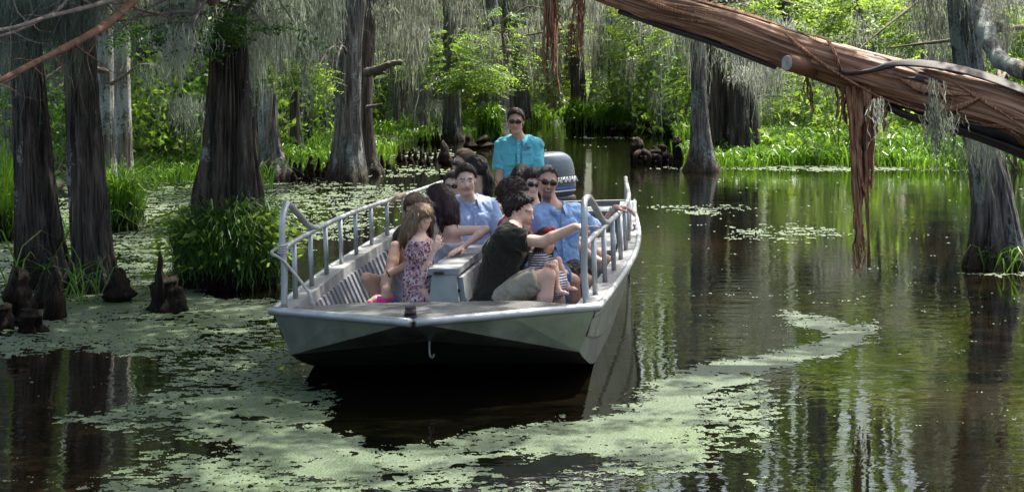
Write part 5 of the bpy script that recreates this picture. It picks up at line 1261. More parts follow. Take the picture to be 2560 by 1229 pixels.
def hair_cap(c, A, s, thick=.016, hl=.072, nape=-.055, part=0.0, rough=.007, seed=0, chain=(), h=.008, mat='hair_brown', curl=0.0, parent=None, long=False, name='hair', side=.012):
    W = lambda x, y, z: c + A @ (np.array([x, y, z]) * s)
    P = [Ell(W(0, -.014, .037), (np.array([.076, .097, .089]) + thick) * s, A, .02), Ell(W(0, .012, .062), (np.array([.056, .070, .062]) + thick * 1.25) * s, A, .03)]
    for (a, b, r1, r2) in chain: P.append(Cone(W(*a), W(*b), r1 * s, r2 * s, .03 * s))
    def cut(p):
        q = (p - c) @ A / s
        # front hairline high, over the ears, down to the nape
        lim = np.interp(q[:, 1], [-.10, -.03, .010, .035, .055, .075, .12], [nape, nape * .7 + .01, side, side + .035, hl - .012, hl + .010, hl + .02])
        d = (lim - q[:, 2] - .010 * (fbm(q[:, 0] * 90, q[:, 1] * 20, 0, seed, 2) - .5)) * s
        if long: d = np.minimum(d, np.where(q[:, 2] < .05, np.where((q[:, 1] < .035) | (np.abs(q[:, 0]) > .066), -1.0, 1.0), 1.0))
        return d
    def disp(p):
        q = (p - c) @ A / s
        lim = np.interp(q[:, 1], [-.10, -.03, .010, .035, .055, .075, .12], [nape, nape * .7 + .01, side, side + .035, hl - .012, hl + .010, hl + .02])
        tp = np.clip(.035 - (q[:, 2] - lim), 0, .035) / .035 * (thick - .003) * .9 * s
        if not curl: return tp - rough * 2 * (fbm(q[:, 0] * 110, q[:, 1] * 26, q[:, 2] * 26, seed, 2) - .5) * s
        if curl: return -curl * (fbm(q[:, 0] * 45, q[:, 1] * 45, q[:, 2] * 45, seed, 2) - .45) * s
        return -rough * 2 * (fbm(q[:, 0] * 60 + q[:, 2] * 6, q[:, 1] * 45, q[:, 2] * 12, seed, 3) - .5) * s
    V, Q = sdf_mesh(P, h, disp, cut)
    top_ = W(0, -.02, .16)
    V, Q, T = wisps(V, Q, (lambda p: (p - top_) * [1, 1, .6]) if not curl else (lambda p: np.random.default_rng(seed).normal(size=p.shape)), 620, .034 * s, .007 * s, .05 if not curl else .25, seed)
    return obj(name, mesh_np(name, V, Q, T, True), M[mat], parent)
def wisps(V, Q, flow, n, L, W, lift, seed):
    """loose locks lying along flow(p) on the surface"""
    rs = np.random.default_rng(seed + 60); fn = np.cross(V[Q[:, 2]] - V[Q[:, 0]], V[Q[:, 3]] - V[Q[:, 1]]); c_ = V[Q].mean(1)
    k = rs.integers(len(Q), size=n); N = unit(fn[k]); P = c_[k]; N = N * np.sign(((P - V.mean(0)) * N).sum(1).mean()); d = flow(P); d = d - N * (d * N).sum(1)[:, None]; d = unit(unit(d) + rs.normal(size=d.shape) * .16); d = unit(d + N * lift)
    S = unit(np.cross(d, N)); l = (L * rs.uniform(.5, 1.3, n))[:, None]; w_ = (W * rs.uniform(.5, 1.2, n))[:, None]
    a, b, e = P - N * .002, P + d * l * .5 + N * .002, P + d * l - N * l * .12
    VV = np.stack([a - S * w_ * .5, a + S * w_ * .5, b + S * w_ * .5, b - S * w_ * .5, e], 1).reshape(-1, 3); o = np.arange(n)[:, None] * 5 + len(V)
    return np.concatenate([V, VV]), np.concatenate([Q, o + [0, 1, 2, 3]]), o + [3, 2, 4]
def strand_hair(name, chains, mat, parent, seed=0, h=.008, rough=.008):
    P = [Cone(a, b, r1, r2, .025) for (a, b, r1, r2) in chains]
    def disp(p): return -rough * 2 * (fbm(p[:, 0] * 62, p[:, 1] * 62, p[:, 2] * 4, seed, 2) - .5)
    V, Q = sdf_mesh(P, h, disp); V, Q, T = wisps(V, Q, lambda p: np.broadcast_to(-UP, p.shape), 420, .09, .008, .02, seed); return obj(name, mesh_np(name, V, Q, T, True), M[mat], parent)
def sunglasses(c, A, s, parent):
    W = lambda x, y, z: c + A @ (np.array([x, y, z]) * s)
    g = None
    mb = MB()
    for sx in (-1, 1):
        mb.tube(spline([W(.060 * sx, .082, .012), W(.076 * sx, .05, .014), W(.084 * sx, .0, .010), W(.082 * sx, -.02, .0)], 10), .004 * s, 6)
    mb.tube(spline([W(-.012, .108, .012), W(0, .113, .014), W(.012, .108, .012)], 6), .004 * s, 6)
    g = mb.build('sunglasses', M['black'], parent, True)
    for sx in (-1, 1):
        V, Q = superell((0, 0, 0), (.030 * s, .008 * s, .019 * s), 2.8, 20, 12)
        an = R(16 * sx); Rm = np.array([[math.cos(an), math.sin(an), 0], [-math.sin(an), math.cos(an), 0], [0, 0, 1]])
        mb = MB(); mb.add((V @ Rm.T) @ A.T + W(.034 * sx, .100, .005), Q); mb.build('lens', M['glass'], g, True)
def eyes(c, A, s, parent, iris=(.05, .03, .02), gaze=(0, 0)):
    W = lambda x, y, z: c + A @ (np.array([x, y, z]) * s)
    for sx in (-1, 1):
        V, Q = superell((0, 0, 0), (.0125 * s,) * 3, 2.0, 14, 10)
        d = unit(np.array([gaze[0], 1, gaze[1]])); dd = unit(V) @ d
        colr = np.where((dd > .80)[:, None], np.array(iris)[None], np.array([[.55, .52, .5]])); colr = np.where((dd > .955)[:, None], .004, colr)
        V = V * np.array([1.2, .8, .5])
        mb = MB(); mb.add(V @ A.T + W(.031 * sx, .083, .003), Q, col=colr); mb.build('eye', M['eye'], parent, True)

class Person:
    def __init__(s, label, pelvis, yaw, scale=1.0, lean=(0, 0), twist=0, head=None, fem=0.0, child=0.0, skin=(.50, .30, .21), hair='hair_brown', brow=(.03, .02, .015), lip=(.42, .17, .14), stubble=None, smile=0.0,
                 hands=((None, None), (None, None)), feet=(None, None), h=.008, torso=1.0, girth=1.0, group='people in the tour boat'):
        """hands: ((target, pole), (target, pole)) left then right; lean: forward, to the left"""
        s.s = S = scale; s.yaw = yaw; s.fem, s.child = fem, child; s.h = h; s.skin = np.array(skin); s.brow = np.array(brow); s.lip = np.array(lip); s.stub = stubble; s.smile = smile
        f, l = fwd(yaw), lft(yaw); pelvis = np.array(pelvis, float); s.pel = pelvis
        up = unit(UP + f * lean[0] + l * lean[1]); s.up = up
        l2 = lft(yaw + twist); l2 = unit(l2 - up * l2.dot(up)); f2 = np.cross(l2, up); f2 = f2 if f2.dot(fwd(yaw + twist)) > 0 else -f2
        s.l2, s.f2 = l2, f2
        sl = .50 * S * torso; s.neckb = pelvis + up * sl
        sw = (.172 - .022 * fem) * S
        s.sh = [pelvis + up * (sl - .068 * S) + l2 * sw * k for k in (1, -1)]
        s.hip = [pelvis + l * (.092 * S) * k for k in (1, -1)]
        s.chest = pelvis + up * sl * .66; s.waist = pelvis + up * sl * .30
        hc, hy, hp, hr = head if head else (None, yaw, 0, 0)
        s.A = head_frame(hy, hp, hr); s.hs = S * (1.0 if not child else 1.0 + .28 * child)
        s.hc = np.array(hc, float) if hc is not None else s.neckb + up * .10 * S + s.A[:, 2] * .115 * s.hs + f2 * .02 * S
        ua, fa = .285 * S, .255 * S; s.el, s.wr = [], []
        for i, (tg_, pole) in enumerate(hands):
            k = 1 if i == 0 else -1
            if tg_ is None: tg_ = s.sh[i] - up * .42 * S + f2 * .18 * S + l2 * k * .08 * S
            if pole is None: pole = -UP * .6 + l2 * k * .5 - f2 * .3
            e, w_ = ik(s.sh[i], np.array(tg_, float), ua, fa, pole); s.el.append(e); s.wr.append(w_)
        th, sn = .43 * S, .42 * S; s.kn, s.an = [], []
        for i, ft in enumerate(feet):
            if ft is None: ft = (s.hip[i] + f * .42 * S - UP * .40 * S, f + UP)
            if len(ft) != 2: ft = (ft, f + UP)
            k_, a_ = ik(s.hip[i], np.array(ft[0], float), th, sn, ft[1]); s.kn.append(k_); s.an.append(a_)
        s.g = girth; s.extra = []; s.label = label; s.group = group
        s.handspec = [dict(pose='relax', nrm=None, dr=None, point=False, on=True) for _ in (0, 1)]
    def torso_prims(s, inf=0.0, k=.05):
        S, g, l = s.s, s.g, s.l2; w_ = 1 - .1 * s.fem
        ch = [Cone(s.hip[0] * .85 + s.hip[1] * .15, s.hip[1] * .85 + s.hip[0] * .15, .112 * S * g + inf, .112 * S * g + inf, k),
              Cone(s.pel + l * .05 * S, s.waist + l * .055 * S, .105 * S * g + inf, .098 * S * g * w_ + inf, k), Cone(s.pel - l * .05 * S, s.waist - l * .055 * S, .105 * S * g + inf, .098 * S * g * w_ + inf, k),
              Cone(s.waist + l * .055 * S, s.chest + l * .08 * S, .098 * S * g * w_ + inf, .108 * S * g + inf, k), Cone(s.waist - l * .055 * S, s.chest - l * .08 * S, .098 * S * g * w_ + inf, .108 * S * g + inf, k),
              Cone(s.chest + l * .08 * S, s.neckb + l * .085 * S - s.up * .05 * S, .105 * S * g + inf, .058 * S + inf, k), Cone(s.chest - l * .08 * S, s.neckb - l * .085 * S - s.up * .05 * S, .105 * S * g + inf, .058 * S + inf, k),
              Cone(s.sh[0], s.sh[1], .060 * S + inf, .060 * S + inf, k * .8), Cone(s.neckb - s.up * .02 * S, s.neckb - s.up * .06 * S + s.l2 * .10 * S, .06 * S + inf * .6, .06 * S + inf * .6, k), Cone(s.neckb - s.up * .02 * S, s.neckb - s.up * .06 * S - s.l2 * .10 * S, .06 * S + inf * .6, .06 * S + inf * .6, k)]
        if s.fem: 
            for q in (1, -1): ch.append(Ell(s.chest + s.l2 * .065 * S * q + s.f2 * .085 * S + s.up * .01 * S, np.array([.062, .055, .06]) * S * s.fem + inf, np.eye(3), .03))
        return ch
    def body_prims(s):
        S = s.s; P = s.torso_prims(); thin = 1 - .14 * s.fem - .1 * s.child
        nk = s.hc + s.A @ (np.array([0, -.022, -.055]) * s.hs)
        P.append(Cone(s.neckb - s.up * .03 * S, nk, .062 * S * thin, .054 * S * thin, .03))
        for i in (0, 1):
            P += [Cone(s.sh[i], s.el[i], .052 * S * thin, .040 * S * thin, .03), Cone(s.el[i], s.el[i] + (s.wr[i] - s.el[i]) * .3, .040 * S * thin, .041 * S * thin, .012), Cone(s.el[i] + (s.wr[i] - s.el[i]) * .3, s.wr[i], .041 * S * thin, .027 * S * thin, .012)]
            hs = s.handspec[i]
            if hs['on']:
                dr = hs['dr'] if hs['dr'] is not None else unit(s.wr[i] - s.el[i])
                nr = hs['nrm'] if hs['nrm'] is not None else -UP
                ax = np.cross(unit(dr), unit(np.array(nr)))
                th_dir = hs.get('thumb'); sd_ = 1 if th_dir is None or ax.dot(th_dir) > 0 else -1
                P += hand_prims(s.wr[i], dr, nr, S * (1.0 - .06 * s.fem), sd_, hs['pose'], hs['point'])
            P += [Cone(s.hip[i], s.kn[i], .088 * S * thin * s.g, .056 * S * thin, .03), Cone(s.kn[i], s.kn[i] + (s.an[i] - s.kn[i]) * .35, .055 * S * thin, .056 * S * thin, .015), Cone(s.kn[i] + (s.an[i] - s.kn[i]) * .35, s.an[i], .056 * S * thin, .035 * S * thin, .015)]
            fd = unit(np.cross(s.l2, UP)); fd = fd if fd.dot(fwd(s.yaw)) > 0 else -fd
            fd = getattr(s, 'footdir', [fd, fd])[i]
            P += [Cone(s.an[i] - UP * .045 * S - fd * .035 * S, s.an[i] - UP * .055 * S + fd * .10 * S, .030 * S, .032 * S, .02), Cone(s.an[i] - UP * .055 * S + fd * .10 * S, s.an[i] - UP * .062 * S + fd * .165 * S, .030 * S, .020 * S, .02), Cone(s.an[i], s.an[i] - UP * .04 * S, .036 * S, .032 * S, .02)]
        P += head_prims(s.hc, s.A, s.hs, s.fem, s.child, s.smile)
        return P
    def build(s):
        V, Q = sdf_mesh(s.body_prims(), s.h)
        c = np.broadcast_to(s.skin, V.shape).copy()
        q = (V - s.hc) @ s.A / s.hs; hd = np.abs(q).max(1) < .16
        x, y, z = np.abs(q[:, 0]), q[:, 1], q[:, 2]
        def put(m, col, a=1.0): c[m] = c[m] * (1 - a) + np.array(col) * a
        put(hd & (y > .055) & (x > .022) & (x < .062) & (np.abs(z + .03) < .026), s.skin * np.array([1.05, .88, .85]), .5)   # cheeks
        if s.stub is not None:
            put(hd & (y > .0) & (z < -.040) & ~((z > -.052) & (x > .035)) & ((x < .036) | (s.stub[1] < .6)), s.stub[0], s.stub[1])
        zc = .005 * s.smile * (x / .02) ** 2
        put(hd & (y > .072) & (x < .027) & (np.abs(z + .062 - zc) < .0085), s.lip, .9)
        if s.smile > .8: put(hd & (y > .076) & (x < .021) & (np.abs(z + .0605 - zc) < .0034), (.66, .62, .58), .8)
        put(hd & (y > .058) & (x > .013) & (x < .052) & (np.abs(z - .027 + .08 * np.maximum(x - .04, 0)) < .0062), s.brow, .85 - .45 * s.child)
        put(hd & (y > .07) & (x < .012) & (np.abs(z + .043) < .004) & (y < .1), s.skin * .4, .7)
        m = mesh_np('person', V, Q, None, True, c)
        o = obj('person', m, M['skin']); tag(o, s.label, 'person', s.group); s.o = o
        return o
    def garment(s, name, prims, mat, wr=.010, seed=0, cut=None, fr=9.0, h=None):
        def disp(p): return -wr * 2 * (fbm(p[:, 0] * fr, p[:, 1] * fr, p[:, 2] * fr * .8, seed, 3) - .5) - .004 * (fbm(p[:, 0] * 34, p[:, 1] * 34, p[:, 2] * 34, seed + 3, 2) - .5) + .014 * np.clip(.16 - np.abs(fbm(p[:, 0] * 13 + p[:, 2] * 7, p[:, 1] * 13, p[:, 2] * 10 - p[:, 0] * 6, seed + 9, 2) - .5), 0, 1) / .16 * .7
        V, Q = sdf_mesh(prims, h or s.h, disp, cut)
        m_ = M[mat] if isinstance(mat, str) else mat
        return obj(name, mesh_np(name, V, Q, None, True), m_, s.o)
    def shirt(s, mat, sleeve=.75, inf=.020, hem=-.16, vneck=.06, seed=0, strapless=False, name='shirt', fore=0.0, wr=.010, sl_inf=.02):
        S = s.s; P = s.torso_prims(inf)
        if not strapless:
            for i in (0, 1):
                e = s.sh[i] + (s.el[i] - s.sh[i]) * sleeve; d = unit(s.el[i] - s.sh[i])
                P.append(Cone(s.sh[i], e + d * .06 * S, .058 * S + sl_inf, .050 * S + sl_inf * 1.15, .03, (e, d)))
                if fore: 
                    e2 = s.el[i] + (s.wr[i] - s.el[i]) * fore; d2 = unit(s.wr[i] - s.el[i]); P.append(Cone(s.sh[i], s.el[i], .056 * S + sl_inf, .048 * S + sl_inf, .02)); P.append(Cone(s.el[i], e2 + d2 * .05, .048 * S + sl_inf, .036 * S + sl_inf, .02, (e2, d2)))
        nb, up, f2 = s.neckb, s.up, s.f2
        def cut(p):
            q = p - nb; a = q @ up; b = q @ f2; lat = q @ s.l2
            d = (s.pel - p) @ up + hem * S                    # below the hem
            if strapless:
                return np.maximum(d, a + .16 * S)
            nk = .072 * S - np.sqrt(lat ** 2 + (b - .02 * S) ** 2 + .35 * np.maximum(-a, 0) ** 2) # neck opening
            nk = np.where(a > -.02 * S, nk, -1)
            v = np.where((b > .0), np.minimum(.42 * (a + vneck * S + .01 * S) - np.abs(lat) * 1.0, .02), -1) if vneck > .07 else -1
            return np.maximum(np.maximum(d, nk), v)
        return s.garment(name, P, mat, wr, seed, cut)
    def collar(s, mat, seed=0):
        S = s.s; mb = MB(); n = 30; an = np.linspace(R(24), R(336), n); fr = np.clip(np.cos(an), 0, 1) ** 2
        def ring(rx, ry, hz, dip, fw): return s.neckb + (np.sin(an) * rx * S)[:, None] * s.l2 + ((np.cos(an) * ry + .012 + fw * fr) * S)[:, None] * s.f2 + ((hz - dip * fr) * S)[:, None] * s.up
        rows = np.stack([ring(.080, .074, -.005, .05, .02), ring(.074, .070, .042, .045, .015), ring(.080, .077, .046, .045, .02), ring(.104, .102, .006, .085, .035), ring(.100, .098, .002, .083, .03), ring(.078, .074, .036, .045, .018)], 1)
        mb.add(rows.reshape(-1, 3), grid_quads(n, 6, True))
        return mb.build('collar', M[mat] if isinstance(mat, str) else mat, s.o, True)
    def placket(s, mat, dep=.142, top=.12, n=5):
        S = s.s; Mx = np.stack([s.l2, s.f2, s.up], 1)
        mb = MB(); mb.box(s.chest + s.f2 * dep * S - s.up * .05 * S, (.030 * S, .012, .34 * S), Mx); pl = mb.build('button_placket', mat, s.o)
        for k in range(n):
            q = s.chest + s.f2 * (dep * S + .007) + s.up * (top - k * .07) * S; mb = MB(); mb.tube([q, q + s.f2 * .004], .006, 8); mb.build('button', M['white'], pl)
    def bottoms(s, mat, length=.9, inf=.022, flare=.02, name='shorts', seed=5, low=0.0):
        S = s.s; P = [q for q in s.torso_prims(inf)[:3]]
        for q in P: q.r1 *= 1.02; q.r2 *= 1.0
        for i in (0, 1):
            if length <= 1:
                e = s.hip[i] + (s.kn[i] - s.hip[i]) * length; d = unit(s.kn[i] - s.hip[i])
                P.append(Cone(s.hip[i], e + d * .08 * S, .095 * S * s.g + inf, .066 * S + inf + flare, .03, (e, d)))
            else:
                P.append(Cone(s.hip[i], s.kn[i], .095 * S * s.g + inf, .064 * S + inf, .03)); e = s.kn[i] + (s.an[i] - s.kn[i]) * (length - 1); d = unit(s.an[i] - s.kn[i])
                P.append(Cone(s.kn[i], e + d * .05 * S, .062 * S + inf, .048 * S + inf + flare, .03, (e, d)))
        pel, up = s.pel, s.up
        fy = fwd(s.yaw)
        return s.garment(name, P, mat, .012, seed, lambda p: (p - pel) @ up - .11 * S - 1.3 * np.maximum((p - pel) @ fy - .02, 0))
# ---------------------------------------------------------------- the people aboard
C = {}
for n_, c_ in dict(turquoise=(.13, .50, .60), paleblue=(.36, .46, .66), skyblue=(.27, .42, .66), olive=(.020, .019, .012), khaki=(.33, .30, .22), brown=(.05, .036, .028), white=(.70, .70, .76), teal=(.015, .20, .26), yellow=(.60, .52, .34), red=(.42, .015, .03), black=(.012, .012, .016), denim=(.07, .13, .28), palegrey=(.46, .50, .60), pink=(.75, .04, .30), navy=(.02, .03, .08)).items():
    C[n_] = mat_cloth('cloth_' + n_, c_)
t = NT('cloth_floral'); v = t.coord(); vo = t.n('TexVoronoi'); vo.inputs['Scale'].default_value = 80; t.l(v, vo.inputs['Vector'])
sp = t.n('SeparateColor'); t.l(vo.outputs['Color'], sp.inputs[0])
c = t.ramp(sp.outputs[0], [(.0, (.52, .40, .38)), (.3, (.45, .12, .20)), (.45, (.06, .03, .05)), (.6, (.36, .20, .26)), (.8, (.55, .45, .40)), (.92, (.10, .12, .06))])
for e in c.node.color_ramp.elements: pass
c.node.color_ramp.interpolation = 'CONSTANT'; t.l(c, t.b.inputs['Base Color']); t.set(Roughness=.85); C['floral'] = t.m
t = NT('cloth_striped'); v = t.coord(); wv = t.n('TexWave', wave_type='BANDS', bands_direction='Z'); wv.inputs['Scale'].default_value = 17; wv.inputs['Distortion'].default_value = .6; wv.inputs['Detail'].default_value = 1; t.l(v, wv.inputs['Vector'])
c = t.ramp(wv.outputs['Fac'], [(.42, (.02, .03, .10)), (.52, (.68, .68, .70))]); t.l(c, t.b.inputs['Base Color']); t.set(Roughness=.85); C['striped'] = t.m
SK_TAN, SK_FAIR, SK_PINK, SK_OLIVE = (.60, .35, .24), (.72, .48, .365), (.70, .44, .33), (.62, .385, .275)
def hw(p, x, y, z): return p.hc + p.A @ (np.array([x, y, z]) * p.hs)
def long_hair(p, mat, pts, seed=0, name='hair_lengths'):
    """pts: list of chains, each a list of (x, y, z, r) in head space"""
    ch = []
    for c_ in pts:
        for a, b in zip(c_[:-1], c_[1:]): ch.append((hw(p, *a[:3]), hw(p, *b[:3]), a[3] * p.hs, b[3] * p.hs))
    return strand_hair(name, ch, mat, p.o, seed)
FALL = [[(.07, -.02, .05, .028), (.088, -.02, -.06, .032), (.085, -.03, -.17, .026), (.07, -.02, -.26, .014)], [(-.07, -.02, .05, .028), (-.088, -.02, -.06, .032), (-.085, -.03, -.17, .026), (-.07, -.02, -.26, .014)],
        [(0, -.09, .04, .05), (0, -.10, -.06, .06), (0, -.10, -.18, .055), (0, -.085, -.29, .02)], [(.05, -.075, .02, .05), (.05, -.085, -.12, .05), (.045, -.08, -.27, .02)], [(-.05, -.075, .02, .05), (-.05, -.085, -.12, .05), (-.045, -.08, -.27, .02)]]

# captain
p = Person('standing captain in turquoise button shirt and dark sunglasses at the stern', at(1299, 470, 17.25), -4, .985, head=(at(1289, 304, 17.15), -3, 2, -2), skin=SK_TAN, stubble=((.20, .12, .09), .25), smile=.4,
           hands=((at(1346, 520, 17.0), lft(0) * .3 + fwd(180)), (at(1243, 524, 17.1), -lft(0) * .3 + fwd(180))), feet=((at(1325, 690, 17.25) * [1, 1, 0] + [0, 0, .13], fwd(0)), (at(1272, 690, 17.25) * [1, 1, 0] + [0, 0, .13], fwd(0))), girth=.98)
p.build(); p.shirt(C['turquoise'], .88, .022, -.20, .05, 1, sl_inf=.024, wr=.016); p.collar(C['turquoise'], 1); p.bottoms(C['navy'], 1.95, name='trousers')
hair_cap(p.hc, p.A, p.hs, .011, .082, seed=1, mat='hair_brown', parent=p.o); sunglasses(p.hc, p.A, p.hs, p.o)
def on_chest(p, lat, up_, dep): return p.chest + p.l2 * lat + p.up * up_ + p.f2 * dep
for (lat, up_, sz, nm, mt) in ((.085, .035, (.115, .016, .035), 'pocket_flap', C['turquoise']), (-.085, .035, (.115, .016, .035), 'pocket_flap', C['turquoise']), (.085, -.035, (.11, .012, .11), 'pocket', C['turquoise']), (-.085, -.035, (.11, .012, .11), 'pocket', C['turquoise'])):
    mb = MB(); Mx = np.stack([unit(p.l2 - .28 * p.f2 * (1 if lat > 0 else -1)), unit(p.f2), p.up], 1); V, Q = superell((0, 0, 0), np.array(sz) / 2, 6, 16, 10); mb.add(V @ Mx.T + on_chest(p, lat, up_, .137 if nm == 'pocket' else .142), Q); mb.build(nm, mt, p.o, True)
mb = MB(); q = on_chest(p, 0, -.02, .152); mb.box(q, (.034, .010, .36), np.stack([p.l2, p.f2, p.up], 1)); mb.build('button_placket', C['turquoise'], p.o)
for k in range(6):
    mb = MB(); q = on_chest(p, .0, .13 - k * .062, .158); mb.tube([q, q + p.f2 * .006], .0065, 8); mb.build('button', M['white'], p.o)
lgm = mat_plain('logo_thread', (.16, .06, .26), .8); lgp = mat_plain('logo_thread_pink', (.42, .10, .34), .8); Lx = np.stack([p.l2, p.f2, p.up], 1)
for k, (x, z, w_, h_) in enumerate([(-.034, 0, .008, .016), (-.023, -.003, .007, .012), (-.012, 0, .008, .015), (0, .001, .009, .017), (.012, 0, .007, .015), (.023, .001, .008, .018), (.034, -.001, .007, .014), (.002, -.014, .030, .008)]):
    mb = MB(); mb.box(on_chest(p, .085 + x, .088 + z, .136), (w_, .008, h_), Lx); mb.build('logo_stitching', lgp if k == 7 else lgm, p.o)

# young man in pale blue
p = Person('smiling young man in pale blue shirt sitting left of the centre bench', at(1174, 668, 14.2) + [0, 0, .06], 18, 1.0, (.0, -.02), 6, head=(at(1164, 451, 14.02), 6, 4, 3), skin=SK_FAIR, stubble=((.22, .14, .10), .35), smile=.7, brow=(.03, .018, .012),
           hands=((at(1215, 640, 14.0), lft(0) + fwd(180) * .5), (at(1140, 640, 14.0), -lft(0))), girth=1.05)
p.build(); p.shirt(C['paleblue'], 1.0, .022, -.1, .05, 2, fore=.75, wr=.013); p.collar(C['paleblue'], 2); p.placket(C['paleblue']); p.bottoms(C['khaki'])
hair_cap(p.hc, p.A, p.hs, .012, .084, seed=2, mat='hair_brown', parent=p.o, rough=.008); eyes(p.hc, p.A, p.hs, p.o)

# woman with dark wine hair, strapless white top
p = Person('woman with long dark hair and bare shoulders in a strapless white top', at(1112, 700, 13.55), -62, .94, (-.02, .05), -10, head=(at(1098, 502, 13.5), -112, 12, 4), fem=1, skin=SK_FAIR,
           hands=((at(1156, 618, 13.3), lft(0) + UP * .1), (at(1080, 640, 13.7), None)))
p.handspec[0].update(pose='flat', nrm=-UP, dr=unit(np.array([-.6, -.7, -.25])))
p.build(); p.shirt(C['white'], 0, .014, -.1, 0, 3, strapless=True, name='strapless_top'); p.bottoms(C['denim'], 1.9, name='jeans')
hair_cap(p.hc, p.A, p.hs, .016, .058, nape=-.09, seed=3, mat='hair_wine', parent=p.o, side=-.06); long_hair(p, 'hair_wine', FALL, 3)

# woman in black top with crossed legs
pv = b2w(-.33, 1.05, .53)
p = Person('woman in black top and pale shorts sitting with crossed legs behind the girl', pv, -58, .93, (.06, -.02), 0, head=(at(1040, 525, 13.15), -20, 14, 6), fem=.9, skin=(.52, .31, .215), lip=(.4, .15, .14),
           hands=((at(962, 690, 12.72), lft(-58) + UP * .1 - fwd(-58) * .6), (at(985, 680, 13.0), None)), feet=((at(965, 726, 12.66), UP * 1.2 + fwd(-50)), (at(985, 800, 13.0), UP + fwd(-60))))
p.handspec[0].update(pose='drape', nrm=unit(np.array([.2, .5, -.8])), dr=unit(np.array([-.05, -.25, -.95]))); p.footdir = [unit(np.array([-.75, -.6, -.1])), unit(np.array([-.6, -.8, 0]))]
p.build(); p.shirt(C['black'], .25, .014, -.12, .06, 4, sl_inf=.012, name='top'); p.bottoms(C['palegrey'], .62, .016, .012, seed=6)
hair_cap(p.hc, p.A, p.hs, .016, .060, nape=-.09, seed=4, mat='hair_mid', parent=p.o, side=-.05); long_hair(p, 'hair_mid', [c_[:3] for c_ in FALL], 4)
for i in (0, 1):
    fd = p.footdir[i]; P = [Cone(p.an[i] - UP * .060 - fd * .04, p.an[i] - UP * .07 + fd * .14, .034, .034, .02), Cone(p.an[i] - UP * .05 + fd * .07 + np.cross(fd, UP) * .03, p.an[i] - UP * .05 + fd * .07 - np.cross(fd, UP) * .03, .034, .034, .02)]
    p.garment('sandal', P, C['pink'], .002, 9)
mb = MB(); an = np.linspace(0, 6.283, 16); w_ = p.wr[0]; ax = unit(p.el[0] - p.wr[0]); a1 = unit(np.cross(ax, UP)); a2 = np.cross(ax, a1)
mb.tube(w_ + ax * .03 + np.outer(np.cos(an), a1) * .031 + np.outer(np.sin(an), a2) * .031, .0045, 6); mb.build('bracelet', M['black'], p.o, True)
for k in range(5):
    q = p.hip[0] + (p.kn[0] - p.hip[0]) * .56 + UP * (.05 - .012 * k) + lft(-58) * (.075 + .004 * k); mb = MB(); mb.tube([q, q + lft(-58) * .012], .008, 8); mb.build('button', M['black'], p.o)

# girl in the flowered dress
p = Person('little girl in flowered dress standing with folded hands at the bench end', at(1046, 702, 12.66), 82, .655, (.03, 0), 0, head=(at(1052, 546, 12.64), 62, 30, 6), fem=.25, child=1, skin=(.74, .50, .385), lip=(.5, .2, .18), brow=(.25, .16, .09), smile=.3, h=.0065,
           hands=((at(1089, 622, 12.72), -UP - fwd(82) * .3), (at(1087, 624, 12.56), -UP - fwd(82) * .5)), feet=((at(1050, 860, 12.75) * [1, 1, 0] + [0, 0, .24], fwd(82)), (at(1042, 860, 12.6) * [1, 1, 0] + [0, 0, .24], fwd(82))))
p.hs = .80
for i in (0, 1): p.handspec[i].update(pose='relax', nrm=np.array([0, -1.0 if i == 0 else 1.0, 0]), dr=unit(np.array([.35, 0, .95])))
p.build()
P = p.torso_prims(.018)
for i in (0, 1):
    e = p.sh[i] + (p.el[i] - p.sh[i]) * .62; d = unit(p.el[i] - p.sh[i]); P.append(Cone(p.sh[i], e + d * .04, .052, .066, .02, (e, d)))
P.append(Cone(p.waist - UP * .02, p.pel - UP * .36, .085, .165, .04))
nb, up = p.neckb, p.up
p.garment('dress', P, C['floral'], .014, 12, lambda q: np.maximum((q - nb) @ up + .03 * p.s, .22 - q[:, 2]), fr=13)
hair_cap(p.hc, p.A, p.hs, .014, .066, nape=-.09, seed=5, mat='hair_blond', parent=p.o, side=-.04, h=.0065)
long_hair(p, 'hair_blond', [[(.066, .0, .06, .03), (.088, .0, -.05, .034), (.09, .012, -.15, .030), (.082, .03, -.24, .012)], [(-.066, .0, .06, .03), (-.088, .0, -.05, .034), (-.09, .012, -.15, .032), (-.082, .03, -.25, .012)], [(0, -.085, .04, .05), (0, -.10, -.08, .055), (0, -.085, -.24, .05), (0, -.07, -.33, .015)], [(-.05, -.06, .02, .05), (-.06, -.065, -.14, .05), (-.06, -.05, -.30, .016)], [(.05, -.06, .02, .05), (.06, -.065, -.14, .05), (.06, -.05, -.30, .016)]], 5)

# pointing man
p = Person('man in dark olive T-shirt and khaki shorts pointing with outstretched arm', at(1238, 738, 12.78), 82, 1.04, (.26, .02), -6, head=(at(1299, 531, 12.95), 66, 6, 0), skin=SK_PINK, stubble=((.24, .15, .12), .3), brow=(.02, .012, .01),
           hands=((at(1328, 690, 12.78), -UP - fwd(82) * .4), (at(1436, 567, 12.42), -UP)), feet=((at(1402, 842, 13.0), UP + fwd(82) * .7), (at(1350, 838, 12.55), UP + fwd(82) * .7)), h=.0075, girth=1.08)
p.handspec[1].update(point=True, nrm=-UP, dr=unit(np.array([.97, 0, .06])), thumb=np.array([0, -1.0, .3])); p.handspec[0].update(pose='grip', nrm=unit(np.array([.1, -.5, -.8])), dr=unit(np.array([.95, -.1, -.25])))
p.build(); p.shirt(C['olive'], .66, .024, -.16, .05, 7, sl_inf=.03, wr=.016, name='t_shirt'); p.bottoms(C['khaki'], .84, .010, .022, seed=7)
